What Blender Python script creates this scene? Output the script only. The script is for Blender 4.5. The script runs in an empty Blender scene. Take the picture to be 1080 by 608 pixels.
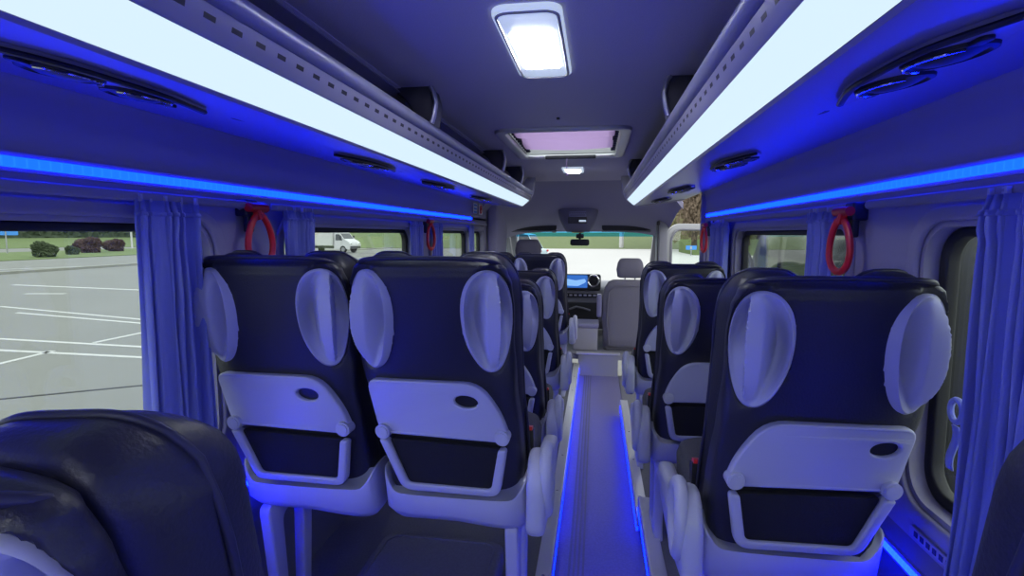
import bpy, bmesh, math, random
from mathutils import Vector, Matrix
random.seed(7)
C = bpy.context.scene.collection
PI = math.pi
sc = bpy.context.scene

# ------------------------------------------------------------------ materials
def mat(name, col, rough=.5, metal=0., bump=0., scale=60., var=0., emit=None, strength=0., spec=.5, sheen=0.):
    m = bpy.data.materials.new(name); m.use_nodes = True
    nt = m.node_tree; b = nt.nodes['Principled BSDF']
    b.inputs['Base Color'].default_value = (*col, 1)
    b.inputs['Roughness'].default_value = rough
    b.inputs['Metallic'].default_value = metal
    b.inputs['Specular IOR Level'].default_value = spec
    if sheen: b.inputs['Sheen Weight'].default_value = sheen
    if emit:
        b.inputs['Emission Color'].default_value = (*emit, 1)
        b.inputs['Emission Strength'].default_value = strength
    if bump or var:
        tc = nt.nodes.new('ShaderNodeTexCoord')
        n = nt.nodes.new('ShaderNodeTexNoise'); n.inputs['Scale'].default_value = scale
        n.inputs['Detail'].default_value = 4
        nt.links.new(tc.outputs['Object'], n.inputs['Vector'])
        if bump:
            bp = nt.nodes.new('ShaderNodeBump'); bp.inputs['Strength'].default_value = bump
            bp.inputs['Distance'].default_value = .01
            nt.links.new(n.outputs['Fac'], bp.inputs['Height'])
            nt.links.new(bp.outputs['Normal'], b.inputs['Normal'])
        if var:
            r = nt.nodes.new('ShaderNodeMix'); r.data_type = 'RGBA'
            r.inputs[6].default_value = (*[c*(1-var) for c in col], 1)
            r.inputs[7].default_value = (*[min(1, c*(1+var)) for c in col], 1)
            nt.links.new(n.outputs['Fac'], r.inputs[0])
            nt.links.new(r.outputs[2], b.inputs['Base Color'])
    return m

def glass_mat(name, tint, refl=1.0):
    m = bpy.data.materials.new(name); m.use_nodes = True
    nt = m.node_tree; nt.nodes.clear()
    o = nt.nodes.new('ShaderNodeOutputMaterial'); mx = nt.nodes.new('ShaderNodeMixShader')
    t = nt.nodes.new('ShaderNodeBsdfTransparent'); t.inputs[0].default_value = (*tint, 1)
    g = nt.nodes.new('ShaderNodeBsdfGlossy'); g.inputs['Roughness'].default_value = .0
    g.inputs[0].default_value = (refl, refl, refl, 1)
    lw = nt.nodes.new('ShaderNodeLayerWeight'); lw.inputs[0].default_value = .5
    pw = nt.nodes.new('ShaderNodeMath'); pw.operation = 'POWER'; pw.inputs[1].default_value = 5.
    ma = nt.nodes.new('ShaderNodeMath'); ma.operation = 'MULTIPLY_ADD'; ma.inputs[1].default_value = .9; ma.inputs[2].default_value = .04
    nt.links.new(lw.outputs['Facing'], pw.inputs[0]); nt.links.new(pw.outputs[0], ma.inputs[0])
    nt.links.new(ma.outputs[0], mx.inputs[0]); nt.links.new(t.outputs[0], mx.inputs[1])
    nt.links.new(g.outputs[0], mx.inputs[2]); nt.links.new(mx.outputs[0], o.inputs[0])
    return m

def emis(name, col, s):
    m = bpy.data.materials.new(name); m.use_nodes = True
    nt = m.node_tree; nt.nodes.clear()
    o = nt.nodes.new('ShaderNodeOutputMaterial'); e = nt.nodes.new('ShaderNodeEmission')
    e.inputs[0].default_value = (*col, 1); e.inputs[1].default_value = s
    nt.links.new(e.outputs[0], o.inputs[0]); return m

def led_mat(name, col, s, pitch, lo=.95, axis='Y'):
    """LED tape: row of brighter dots along the strip."""
    m = bpy.data.materials.new(name); m.use_nodes = True
    nt = m.node_tree; nt.nodes.clear()
    o = nt.nodes.new('ShaderNodeOutputMaterial'); e = nt.nodes.new('ShaderNodeEmission')
    tc = nt.nodes.new('ShaderNodeTexCoord'); sp = nt.nodes.new('ShaderNodeSeparateXYZ')
    nt.links.new(tc.outputs['Object'], sp.inputs[0])
    a = nt.nodes.new('ShaderNodeMath'); a.operation = 'MULTIPLY'; a.inputs[1].default_value = 2*PI/pitch
    nt.links.new(sp.outputs[axis], a.inputs[0])
    c = nt.nodes.new('ShaderNodeMath'); c.operation = 'COSINE'; nt.links.new(a.outputs[0], c.inputs[0])
    mr = nt.nodes.new('ShaderNodeMapRange'); mr.inputs[1].default_value = .75; mr.inputs[2].default_value = 1
    nt.links.new(c.outputs[0], mr.inputs[0])
    mx = nt.nodes.new('ShaderNodeMix'); mx.data_type = 'RGBA'
    mx.inputs[6].default_value = (col[0], col[1]*lo, col[2], 1)
    mx.inputs[7].default_value = (col[0]*1.5, col[1]*1.2, col[2], 1)
    nt.links.new(mr.outputs[0], mx.inputs[0]); nt.links.new(mx.outputs[2], e.inputs[0])
    e.inputs[1].default_value = s; nt.links.new(e.outputs[0], o.inputs[0]); return m

M = dict(
    leather=mat('navy_leather', (.017, .017, .027), .42, bump=.12, scale=220),
    piping=mat('navy_piping', (.018, .018, .04), .45),
    plastic=mat('pale_grey_plastic', (.44, .45, .56), .42, bump=.03, scale=300),
    fabric=mat('charcoal_seat_fabric', (.06, .06, .07), .85, bump=.3, scale=180, var=.3),
    net=mat('black_pocket_net', (.008, .008, .012), .9, bump=.6, scale=500),
    black=mat('black_plastic', (.012, .012, .015), .45),
    dark=mat('dark_grey_plastic', (.045, .045, .055), .5),
    wall=mat('grey_wall_lining', (.30, .285, .365), .75, bump=.05, scale=250),
    wall_low=mat('grey_lower_lining', (.15, .15, .20), .75, bump=.05, scale=250),
    ceil=mat('grey_felt_headlining', (.62, .58, .66), .9, bump=.25, scale=300, var=.12),
    console=mat('console_plastic', (.17, .165, .23), .6),
    cabliner=mat('slate_cab_headlining', (.36, .34, .46), .85, bump=.1, scale=300),
    floor=mat('blue_grey_vinyl_floor', (.16, .15, .28), .45, bump=.15, scale=90, var=.25),
    platform=mat('dark_vinyl_platform', (.15, .15, .17), .6, bump=.15, scale=120, var=.25),
    metal=mat('brushed_aluminium', (.72, .72, .74), .35, .55, bump=.05, scale=120),
    railgrey=mat('satin_grey_rail', (.34, .34, .42), .4, .2),
    rackgrey=mat('rack_grey_plastic', (.33, .32, .38), .5),
    rackpanel=mat('rack_underside_plastic', (.24, .23, .38), .32),
    curtain=mat('blue_curtain_cloth', (.20, .235, .58), .9, bump=.2, scale=400, sheen=.3),
    red=mat('red_plastic', (.62, .012, .02), .35),
    chrome=mat('chrome', (.8, .8, .82), .12, 1.),
    cabgrey=mat('grey_cab_plastic', (.26, .26, .29), .6, bump=.1, scale=200),
    cabdark=mat('dark_cab_plastic', (.03, .03, .035), .5),
    cabfabric=mat('grey_cab_cloth', (.19, .18, .22), .9, bump=.3, scale=250, var=.15),
    rubber=mat('black_rubber', (.01, .01, .012), .6),
    white=mat('white_paint', (.5, .5, .5), .3),
    silver=mat('silver_paint', (.3, .3, .31), .3, .4),
    carblue=mat('pale_blue_paint', (.38, .5, .54), .3),
    vandark=mat('dark_van_paint', (.014, .015, .018), .25),
    tyre=mat('tyre', (.015, .015, .015), .8),
    carglass=mat('dark_car_glass', (.02, .025, .03), .08),
    lamp_red=mat('red_tail_lamp', (.5, .02, .02), .2),
    ochre=mat('ochre_vinyl_graphic', (.45, .33, .08), .5),
    purple=mat('lilac_blind_cloth', (.62, .42, .72), .8, bump=.1, scale=200),
    trunk=mat('bark', (.06, .045, .03), .9),
    leaf=mat('dark_green_leaves', (.02, .035, .012), .8, bump=1., scale=14, var=.7),
    leaf2=mat('olive_leaves', (.12, .15, .045), .8, bump=1., scale=22, var=.7),
    leaf3=mat('brown_twigs', (.15, .11, .075), .9, bump=1., scale=22, var=.6),
    scrub=mat('scrub_leaves', (.13, .12, .055), .9, bump=1., scale=2.5, var=.75),
    bush=mat('bush_leaves', (.03, .045, .015), .9, bump=1., scale=6, var=.6),
    bushred=mat('red_bush_leaves', (.05, .025, .02), .9, bump=1., scale=6, var=.5),
    grass=mat('grass', (.085, .125, .028), .95, var=.35, scale=1.2),
    paint=mat('white_road_paint', (.4, .4, .39), .8),
    tar=mat('tar_seam', (.03, .03, .03), .8),
    signblue=mat('blue_sign', (.05, .25, .7), .5),
    stone=mat('kerb_stone', (.22, .22, .19), .9, var=.2, scale=3),
    concrete=mat('pale_concrete', (.42, .42, .40), .9, var=.06, scale=.6),
    skin=mat('sticker_white', (.75, .75, .75), .5),
    glass=glass_mat('window_glass', (.93, .97, .95)),
    wglass=glass_mat('windscreen_glass', (1., 1., 1.), .4),
    band=glass_mat('blue_sun_band_glass', (.35, .75, .95), .4),
    diffuser=emis('white_light_diffuser', (.66, .83, 1.), 1.08),
    lamp_led=emis('white_lamp_led', (.93, .96, 1.), 45.),
    blue_led=led_mat('blue_led_tape', (.0006, .0095, 1.), 22., .022),
    blue_led_low=led_mat('blue_led_tape_bright', (.0004, .003, 1.), 85., .016),
    blue_aisle=emis('blue_aisle_led', (.0008, .009, 1.), 13.),
    screen=mat('dash_screen', (.01, .02, .05), .2, emit=(.05, .22, .8), strength=.7),
    screenlit=mat('screen_map', (.1, .2, .3), .2, emit=(.25, .5, .9), strength=1.),
)
# asphalt with worn tone
asph = mat('worn_asphalt', (.155, .157, .146), .95, var=.12, scale=.35); M['asphalt'] = asph
lens = mat('frosted_lamp_lens', (.75, .8, .9), .4, emit=(.7, .85, 1.), strength=.55); M['lens'] = lens

def slot_mat():
    m = mat('rack_grey_plastic_slotted', (.33, .32, .38), .5); nt = m.node_tree; b = nt.nodes['Principled BSDF']
    tc = nt.nodes.new('ShaderNodeTexCoord'); sp = nt.nodes.new('ShaderNodeSeparateXYZ'); nt.links.new(tc.outputs['Object'], sp.inputs[0])
    def mth(op, a, v, v2=None):
        n = nt.nodes.new('ShaderNodeMath'); n.operation = op
        if hasattr(a, 'links'): nt.links.new(a, n.inputs[0])
        if hasattr(v, 'links'): nt.links.new(v, n.inputs[1])
        else: n.inputs[1].default_value = v
        return n.outputs[0]
    fr = mth('FRACT', mth('MULTIPLY', sp.outputs['Y'], 1/.06), 0.)
    on = mth('MULTIPLY', mth('LESS_THAN', fr, .42), mth('MULTIPLY', mth('GREATER_THAN', sp.outputs['Z'], .055), mth('LESS_THAN', sp.outputs['Z'], .063)))
    mx = nt.nodes.new('ShaderNodeMix'); mx.data_type = 'RGBA'; mx.inputs[6].default_value = (.33, .32, .38, 1); mx.inputs[7].default_value = (.01, .01, .012, 1)
    nt.links.new(on, mx.inputs[0]); nt.links.new(mx.outputs[2], b.inputs['Base Color']); return m
M['rackslots'] = slot_mat()

# ------------------------------------------------------------------ mesh builder
class MB:
    def __init__(s): s.v = []; s.f = []
    def add(s, vs, fs):
        o = len(s.v); s.v += [tuple(v) for v in vs]; s.f += [tuple(i+o for i in f) for f in fs]; return s
    def box(s, c, d, rz=0, rx=0, ry=0):
        R = Matrix.Rotation(rz, 3, 'Z') @ Matrix.Rotation(ry, 3, 'Y') @ Matrix.Rotation(rx, 3, 'X')
        vs = [Vector(c) + R @ Vector((x*d[0]/2, y*d[1]/2, z*d[2]/2)) for x in (-1, 1) for y in (-1, 1) for z in (-1, 1)]
        return s.add(vs, [(0, 1, 3, 2), (4, 6, 7, 5), (0, 4, 5, 1), (2, 3, 7, 6), (0, 2, 6, 4), (1, 5, 7, 3)])
    def loft(s, rings, caps=True, closed=False):
        n = len(rings[0]); vs = [p for r in rings for p in r]; fs = []
        m = len(rings)
        for i in range(m if closed else m-1):
            for j in range(n):
                a = i*n+j; b = i*n+(j+1) % n; k = ((i+1) % m)*n
                fs.append((a, b, k+(j+1) % n, k+j))
        if caps and not closed:
            fs.append(tuple(range(n-1, -1, -1))); fs.append(tuple(range((m-1)*n, m*n)))
        return s.add(vs, fs)
    def grid(s, fn, nu, nv):
        vs = [fn(i/nu, j/nv) for i in range(nu+1) for j in range(nv+1)]
        fs = [(i*(nv+1)+j, (i+1)*(nv+1)+j, (i+1)*(nv+1)+j+1, i*(nv+1)+j+1) for i in range(nu) for j in range(nv)]
        return s.add(vs, fs)
    def tube(s, pts, r, seg=10, closed=False, flat=1., up=None):
        pts = [Vector(p) for p in pts]; n = len(pts); rings = []; prev = None
        for i in range(n):
            a = pts[(i-1) % n] if (closed or i) else pts[i]
            b = pts[(i+1) % n] if (closed or i < n-1) else pts[i]
            t = (b-a).normalized()
            if prev is None:
                ref = Vector(up) if up else (Vector((0, 0, 1)) if abs(t.z) < .9 else Vector((1, 0, 0)))
                nx = t.cross(ref).normalized()
            else:
                nx = (prev - t*prev.dot(t)).normalized()
            prev = nx; ny = t.cross(nx)
            rr = r[i] if isinstance(r, (list, tuple)) else r
            rings.append([pts[i] + nx*math.cos(k*2*PI/seg)*rr + ny*math.sin(k*2*PI/seg)*rr*flat for k in range(seg)])
        return s.loft(rings, True, closed)
    def cyl(s, p, q, r, seg=20, r2=None):
        p = Vector(p); q = Vector(q); t = (q-p).normalized()
        nx = t.cross(Vector((0, 0, 1)) if abs(t.z) < .9 else Vector((1, 0, 0))).normalized(); ny = t.cross(nx)
        r2 = r if r2 is None else r2
        return s.loft([[c + (nx*math.cos(k*2*PI/seg)+ny*math.sin(k*2*PI/seg))*rr for k in range(seg)] for c, rr in ((p, r), (q, r2))])
    def ball(s, c, r, n=14, sq=(1, 1, 1)):
        rings = []
        for i in range(1, n):
            a = PI*i/n
            rings.append([(c[0]+sq[0]*r*math.sin(a)*math.cos(2*PI*k/(2*n)), c[1]+sq[1]*r*math.sin(a)*math.sin(2*PI*k/(2*n)), c[2]+sq[2]*r*math.cos(a)) for k in range(2*n)])
        return s.loft(rings)
    def plate(s, outer, holes, t, fn, bev=0.):
        cu = bpy.data.curves.new('tmp', 'CURVE'); cu.dimensions = '2D'; cu.fill_mode = 'BOTH'
        cu.extrude = max(t/2-bev, .0005); cu.bevel_depth = bev; cu.offset = -bev; cu.bevel_resolution = 2
        for poly in [outer]+list(holes):
            sp = cu.splines.new('POLY'); sp.points.add(len(poly)-1); sp.use_cyclic_u = True
            for q, p in zip(sp.points, poly): q.co = (p[0], p[1], 0, 1)
        o = bpy.data.objects.new('tmp', cu); C.objects.link(o)
        dg = bpy.context.evaluated_depsgraph_get(); dg.update()
        me = bpy.data.meshes.new_from_object(o.evaluated_get(dg))
        s.add([fn(*v.co) for v in me.vertices], [tuple(p.vertices) for p in me.polygons])
        bpy.data.objects.remove(o); bpy.data.curves.remove(cu); bpy.data.meshes.remove(me)
        return s
    def mesh(s, name, m, ang=40, smooth=True, merge=True):
        bm = bmesh.new(); vs = [bm.verts.new(v) for v in s.v]
        for f in s.f:
            try: bm.faces.new([vs[i] for i in f])
            except ValueError: pass
        if merge: bmesh.ops.remove_doubles(bm, verts=bm.verts, dist=1e-5)
        bmesh.ops.recalc_face_normals(bm, faces=bm.faces)
        me = bpy.data.meshes.new(name); bm.to_mesh(me); bm.free()
        me.materials.append(M[m])
        if smooth:
            for p in me.polygons: p.use_smooth = True
            me.set_sharp_from_angle(angle=math.radians(ang))
        return me
    def build(s, name, m, parent=None, loc=(0, 0, 0), bevel=0., solid=0., sub=0, ang=40, **kw):
        o = bpy.data.objects.new(name, s.mesh(name, m, ang, **kw)); C.objects.link(o)
        o.location = loc
        if parent: o.parent = parent
        if solid:
            md = o.modifiers.new('solid', 'SOLIDIFY'); md.thickness = solid; md.offset = 0
        if bevel:
            md = o.modifiers.new('bevel', 'BEVEL'); md.width = bevel; md.segments = 3; md.limit_method = 'ANGLE'
            md.harden_normals = False
        if sub:
            md = o.modifiers.new('sub', 'SUBSURF'); md.levels = sub; md.render_levels = sub
        return o

def tag(o, label=None, cat=None, group=None, kind=None):
    for k, v in (('label', label), ('category', cat), ('group', group), ('kind', kind)):
        if v: o[k] = v
    return o
def empty(name, loc, label=None, cat=None, group=None, kind=None, rz=0):
    o = bpy.data.objects.new(name, None); C.objects.link(o); o.location = loc; o.rotation_euler = (0, 0, rz)
    o.empty_display_size = .05
    return tag(o, label, cat, group, kind)
def link_copy(me, name, parent, loc=(0, 0, 0)):
    o = bpy.data.objects.new(name, me); C.objects.link(o); o.parent = parent; o.location = loc; return o
def rrect(x0, x1, y0, y1, r, n=6):
    out = []
    for cx, cy, a in ((x1-r, y1-r, 0), (x0+r, y1-r, 90), (x0+r, y0+r, 180), (x1-r, y0+r, 270)):
        out += [(cx+r*math.cos(math.radians(a+90*k/n)), cy+r*math.sin(math.radians(a+90*k/n))) for k in range(n+1)]
    return out
def rpoly(pts, r, n=5):
    out = []; N = len(pts)
    for i in range(N):
        p = Vector(pts[i]); a = Vector(pts[i-1])-p; b = Vector(pts[(i+1) % N])-p
        rr = r[i] if isinstance(r, (list, tuple)) else r
        ra = min(rr, a.length*.48, b.length*.48)
        A = p+a.normalized()*ra; B = p+b.normalized()*ra
        for k in range(n+1):
            t = k/n; q = A*(1-t)**2 + p*2*t*(1-t) + B*t*t; out.append((q.x, q.y))
    return out
def lerp_table(tab, z):
    if z <= tab[0][0]: return tab[0][1]
    for (a, va), (b, vb) in zip(tab, tab[1:]):
        if z <= b:
            t = (z-a)/(b-a); t = t*t*(3-2*t); return va+(vb-va)*t
    return tab[-1][1]
def catmull(pts, n=6):
    P = [Vector(p) for p in pts]; out = []
    for i in range(len(P)-1):
        a = P[max(i-1, 0)]; b = P[i]; c = P[i+1]; d = P[min(i+2, len(P)-1)]
        for k in range(n):
            t = k/n
            out.append(.5*((2*b)+(c-a)*t+(2*a-5*b+4*c-d)*t*t+(3*b-a-3*c+d)*t**3))
    out.append(P[-1]); return out

# ------------------------------------------------------------------ coach seats
TOP = 1.16
def yb(z): return (TOP-z)*.20
HW = [(.50, .178), (.62, .186), (.78, .192), (.92, .205), (1.04, .209), (1.10, .205), (1.13, .195), (1.15, .170), (1.16, .155)]
TH = [(.50, .125), (.75, .115), (1.0, .105), (1.12, .095), (1.15, .07), (1.16, .04)]
NE = [(.5, 5.), (.82, 5.), (.92, 2.7), (1.16, 2.7)]
PADC_Z = 1.01
def pad_frame(side):
    a = math.radians(27)
    n = Vector((side*math.sin(a), -math.cos(a), -.12)).normalized()
    v = Vector((0, -.2, 1)).normalized(); v = (v-n*v.dot(n)).normalized()
    u = v.cross(n).normalized()
    if u.x*side < 0: u = -u
    c = Vector((side*.1425, yb(PADC_Z)+.0255, PADC_Z))+n*.018
    return c, u, v, n
def pad_r(th):
    # egg outline: (outer direction u, up v); fuller at the top, outer side straighter
    c, s = math.cos(th), math.sin(th)
    ru, rv = .060, .124
    ru *= 1 + .16*s
    return ru*math.copysign(abs(c)**.9, c), rv*math.copysign(abs(s)**.95, s)
def pad_rad(u, v):
    v_ = v/.124; ru = .060*(1+.16*max(-1, min(1, v_)))
    return math.hypot(u/ru, v_)

def make_seat_meshes(s):
    """s=+1: aisle on the right of the seat, s=-1: aisle on its left."""
    out = {}
    # leather back shell
    m = MB(); rings = []; N = 150
    zs = [.50+.007*i for i in range(92)]; zs = [z for z in zs if z < 1.135]+[1.138, 1.146, 1.153, 1.158, 1.16]
    frames = [pad_frame(1), pad_frame(-1)]
    for z in zs:
        hw = lerp_table(HW, z); t = lerp_table(TH, z); n = lerp_table(NE, z)
        if z > 1.13: t = .095*math.sqrt(max(0.03, 1-((z-1.13)/.0302)**2)); hw = .195-.040*((z-1.13)/.03)**2
        cy = yb(z)+.0475 + (lerp_table(TH, min(z, 1.1))-.095)/2
        ring = []
        for k in range(N):
            a = 2*PI*k/N; c, q = math.cos(a), math.sin(a)
            p = Vector((hw*math.copysign(abs(c)**(2/n), c), cy+t/2*math.copysign(abs(q)**(2/n), q), z))
            if z < 1.15 and p.y < cy:
                for (fc, fu, fv, fn_) in frames:
                    d = p-fc; r = pad_rad(d.dot(fu), d.dot(fv))
                    if r < 1.20:
                        h = d.dot(fn_); cap = -.007 if r < 1.06 else -.007+.03*(r-1.06)/.14
                        tgt = -.062 if r < .93 else min(cap, -.062+.055*(r-.93)/.05)
                        if h > tgt: p = p+fn_*(tgt-h)
            ring.append(p)
        rings.append(ring)
    m.loft(rings); out['back_shell'] = m.mesh('back_shell', 'leather', 60)
    # piping along the rear top edge and down the sides
    m = MB()
    pts = []
    for z in [.9+.01*i for i in range(22)]+[1.12, 1.13]:
        pts.append((-(lerp_table(HW, z)-.002), yb(z)+.055, z))
    up = [(-.180, yb(1.145)+.056, 1.141), (-.170, yb(1.15)+.036, 1.152), (-.140, yb(1.158)+.012, 1.160), (-.08, yb(1.16)+.003, 1.163), (0, yb(1.16)+.002, 1.163)]
    half = catmull(up, 5)
    rest = [(-p[0], p[1], p[2]) for p in reversed(half[:-1])]
    m.tube(list(half)+rest, .0055, 8)
    out['piping'] = m.mesh('piping', 'piping', 60)
    # front cushion with raised head wings
    def ztop(x): return 1.128+.044*math.exp(-((abs(x)-.118)/.072)**4)
    m = MB(); rings = []; NS = 56
    for j in range(NS+1):
        w_ = -1+2*j/NS; xx = math.copysign(1-(1-abs(w_))**1.5, w_)
        x = xx*.206; e = max(0, (abs(xx)-.86)/.14); sh = math.sqrt(max(.01, 1-e*e))
        ring = []
        zt = ztop(x)-.03*e*e
        wing = .085*abs(xx)**2.5
        prof = rpoly([(.075, .53), (.150, .53), (.150, zt), (.075, zt)], [.02, .04, .042, .033], 6)
        for (yy, zz) in prof:
            f = (yy-.075)/.075
            wg = wing*lerp_table([(.5, .6), (.8, .7), (1., 1.), (1.2, 1.)], zz)
            yy = .075+f*(.070+wg); mid = .075+.5*(.07+wg)
            hwz = lerp_table(HW, min(zz, 1.09))/.203
            ring.append((x*hwz, yb(zz)+mid+(yy-mid)*sh, zz))
        rings.append(ring)
    cord = []
    for j in range(49):
        x = -.196+.392*j/48; zt = ztop(x)-.03*max(0, (abs(x/.206)-.86)/.14)**2
        wg = .085*abs(x/.206)**2.5
        cord.append((x*lerp_table(HW, min(zt, 1.09))/.203, yb(zt)+.075+.55*(.07+wg), zt+.0005))
    for q in (1, -1):
        side_ = []
        for j in range(14):
            z = 1.09-.04*j; hwz = lerp_table(HW, min(z, 1.09))/.203
            wg = .085*lerp_table([(.5, .6), (.8, .7), (1., 1.), (1.2, 1.)], z)
            side_.append((q*.206*hwz, yb(z)+.075+.5*(.07+wg), z))
        cord = cord+side_ if q == 1 else list(reversed(side_))+cord
    mc = MB(); mc.tube(cord, .0045, 8); out['cushion_cord'] = mc.mesh('cushion_cord', 'piping', 60)
    m.loft(rings); out['back_cushion'] = m.mesh('back_cushion', 'leather', 70)
    # seam cords of the two head wings
    # grip inserts
    for side, nm in ((1, 'gr'), (-1, 'gl')):
        c, u, v, n = pad_frame(side); m = MB(); rings = []; K = 72
        rs = [1.02, 1.03, .99, .95, .91]+[.88-.04*i for i in range(22)]
        def hgt(U, V, r):
            vv = V/.124; g = lambda c_, w_: math.exp(-((vv-c_)/w_)**2)
            u0 = .018+.008*vv
            H = .046*(1-abs(vv)**2.4)
            rimw = max(0, (r-.84)/.16)
            ww = .06*(1+.16*vv)*math.sqrt(max(.03, 1-vv*vv))
            if U > u0:
                tt = min(1, (U-u0)/max(.004, ww-u0)); w = min(1, tt/.25); w = w*w*(3-2*w)
                low = .002-.040*g(.40, .42)
                h = H*(1-w)+low*w*(1-tt**3)+.004*w*tt**3
            else:
                tt = min(1, (u0-U)/max(.004, ww+u0))
                w = min(1, max(0, (tt-.36)/.18)); w = w*w*(3-2*w)
                low = -.048*g(.10, .60)
                hb = H*(1-.45*min(1, tt/.36))
                h = hb*(1-w)+(low+.004)*w*(1-max(0, (tt-.6)/.4)**2)+.004*w*max(0, (tt-.6)/.4)**2
            return h*(1-rimw**2)+.006*rimw**2
        for i, r in enumerate(rs):
            ring = []
            for k in range(K):
                U, V = pad_r(2*PI*k/K); U *= r; V *= r
                if i == 0: h = -.045
                elif i == 1: h = 0.
                elif i == 2: h = .005
                else: h = hgt(U, V, r)
                ring.append(c+u*U+v*V+n*h)
            rings.append(ring)
        m.loft(rings); out[nm] = m.mesh('grip_insert', 'plastic', 50)
    # tray table
    def bk(d0):
        return lambda a, b, c_: (a*s, yb(b)-d0-c_+.012*(abs(a)/.18)**6, b)
    m = MB()
    tray = rpoly([(-.178, .705), (.168, .695), (.158, .77), (.118, .855), (-.180, .855)], [.03, .03, .05, .045, .035])
    hx = {1: .075, -1: -.125}[s]
    hole = [(hx+.030*math.cos(t*2*PI/24), .805+.017*math.sin(t*2*PI/24)) for t in range(24)]
    m.plate(tray, [hole], .030, bk(.008), .005)
    out['tray_table'] = m.mesh('tray_table', 'plastic', 35)
    m = MB(); m.plate([(hx+.034*math.cos(t*2*PI/24), .805+.021*math.sin(t*2*PI/24)) for t in range(24)], [], .006, bk(.006))
    out['cup_recess'] = m.mesh('cup_recess', 'black')
    for nm, x in (('ha', .150), ('hb', -.162)):
        m = MB(); z = .712
        m.cyl((x*s, yb(z)-.028, z), (x*s, yb(z)+.03, z), .019, 24); m.cyl((x*s, yb(z)-.031, z), (x*s, yb(z)-.028, z), .014, 24)
        out[nm] = m.mesh('hinge_knob', 'plastic', 35)
    # pocket
    m = MB()
    pk = [(-.150, .692), (-.112, .566), (.112, .562), (.142, .68)]
    m.plate(rpoly(pk, .012), [], .02, lambda a, b, c_: (a*s, yb(b)-.008-c_-.010*(1-(a/.16)**2), b), .003)
    out['magazine_pocket'] = m.mesh('magazine_pocket', 'net')
    m = MB()
    o_ = rpoly([(-.175, .692), (-.130, .545), (.130, .541), (.158, .68), (.136, .68), (.110, .563), (-.112, .567), (-.152, .692)], [.008, .03, .03, .01, .01, .012, .012, .008])
    m.plate(o_, [], .03, lambda a, b, c_: (a*s, yb(b)-.018-c_, b), .006)
    out['pocket_frame'] = m.mesh('pocket_frame', 'plastic', 35)
    # lower shell (pale plastic) : wraps the foot of the backrest
    m = MB()
    def topz(a): return .522+.06*max(0, (abs(a)-.150)/.045)**2
    rings = []; K = 48
    for (dz, g, ins) in ((0, 0, 0), (1, .004, .0), (2, .004, .0), (3, -.01, .012), (4, -.035, .03)):
        ring = []
        for k in range(K):
            a = 2*PI*k/K; c_, q = math.cos(a), math.sin(a)
            x = (.196+g)*math.copysign(abs(c_)**(.4), c_); 
            y = .5*math.copysign(abs(q)**(.5), q)
            zt = topz(x); zb_ = .440
            z = {0: zt, 1: zt-.012, 2: zb_+.03, 3: zb_+.006, 4: zb_}[dz]
            yc = yb(z)+.065; ring.append((x*s, yc+y*(.165+2*g), z+(.02 if x > 0 else 0)*(-1)*(dz > 1)*abs(x)/.2))
        rings.append(ring)
    m.loft(rings); out['lower_shell'] = m.mesh('lower_shell', 'plastic', 45)
    # seat cushion
    m = MB(); rings = []; K = 48
    for (z, g) in ((.475, -.02), (.48, 0), (.56, .004), (.585, -.004), (.597, -.022), (.600, -.05)):
        ring = []
        for k in range(K):
            a = 2*PI*k/K; c_, q = math.cos(a), math.sin(a)
            x = (.195+g)*math.copysign(abs(c_)**.35, c_); y = .40+(.225+g)*math.copysign(abs(q)**.35, q)
            zz = z+(.012*((y-.4)/.2) if z > .5 else 0)
            ring.append((x*s, y, zz))
        rings.append(ring)
    m.loft(rings); out['seat_cushion'] = m.mesh('seat_cushion', 'fabric', 45)
    for nm, x in (('sa', -.10), ('sb', .10)):
        m = MB(); m.tube([(x*s, .22+.38*i/8, .6085+.012*((.22+.38*i/8-.4)/.2)-.0055) for i in range(9)], .004, 6)
        out[nm] = m.mesh('seam', 'fabric')
    # base pan
    m = MB(); m.plate(rrect(-.185, .185, .16, .58, .04), [], .05, lambda a, b, c_: (a*s, b, .452+c_), .01)
    out['base_pan'] = m.mesh('base_pan', 'plastic')
    # aisle-side cover with recliner ring
    m = MB()
    cov = rpoly([(.06, .455), (.07, .60), (.12, .655), (.20, .648), (.235, .58), (.42, .555), (.56, .545), (.585, .50), (.50, .455), (.30, .42)], [.03, .05, .05, .05, .05, .06, .03, .03, .06, .08])
    m.plate(cov, [], .048, lambda a, b, c_: ((.226+c_)*s, a, b), .016)
    out['side_cover'] = m.mesh('side_cover', 'plastic', 40)
    m = MB(); ring = [(.250*s, .150+.062*math.cos(t*2*PI/28), .575+.085*math.sin(t*2*PI/28)) for t in range(28)]
    m.tube(ring, .016, 10, True)
    out['recliner_ring'] = m.mesh('recliner_ring', 'plastic', 60)
    # red-buttoned buckle
    m = MB(); m.box((.188*s, .285, .632), (.024, .035, .055), rx=-.2)
    out['seat_belt_buckle'] = m.mesh('seat_belt_buckle', 'black')
    m = MB(); m.box((.188*s, .279, .664), (.020, .028, .010), rx=-.2)
    out['release_button'] = m.mesh('release_button', 'red')
    return out
SEATM = {1: make_seat_meshes(1), -1: make_seat_meshes(-1)}
# the head part of each backrest sits slightly towards the window
for s_, d_ in SEATM.items():
    for me in d_.values():
        for v in me.vertices:
            t = min(1, max(0, (v.co.z-.60)/.38)); v.co.x -= s_*.036*t*t*(3-2*t)

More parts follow.
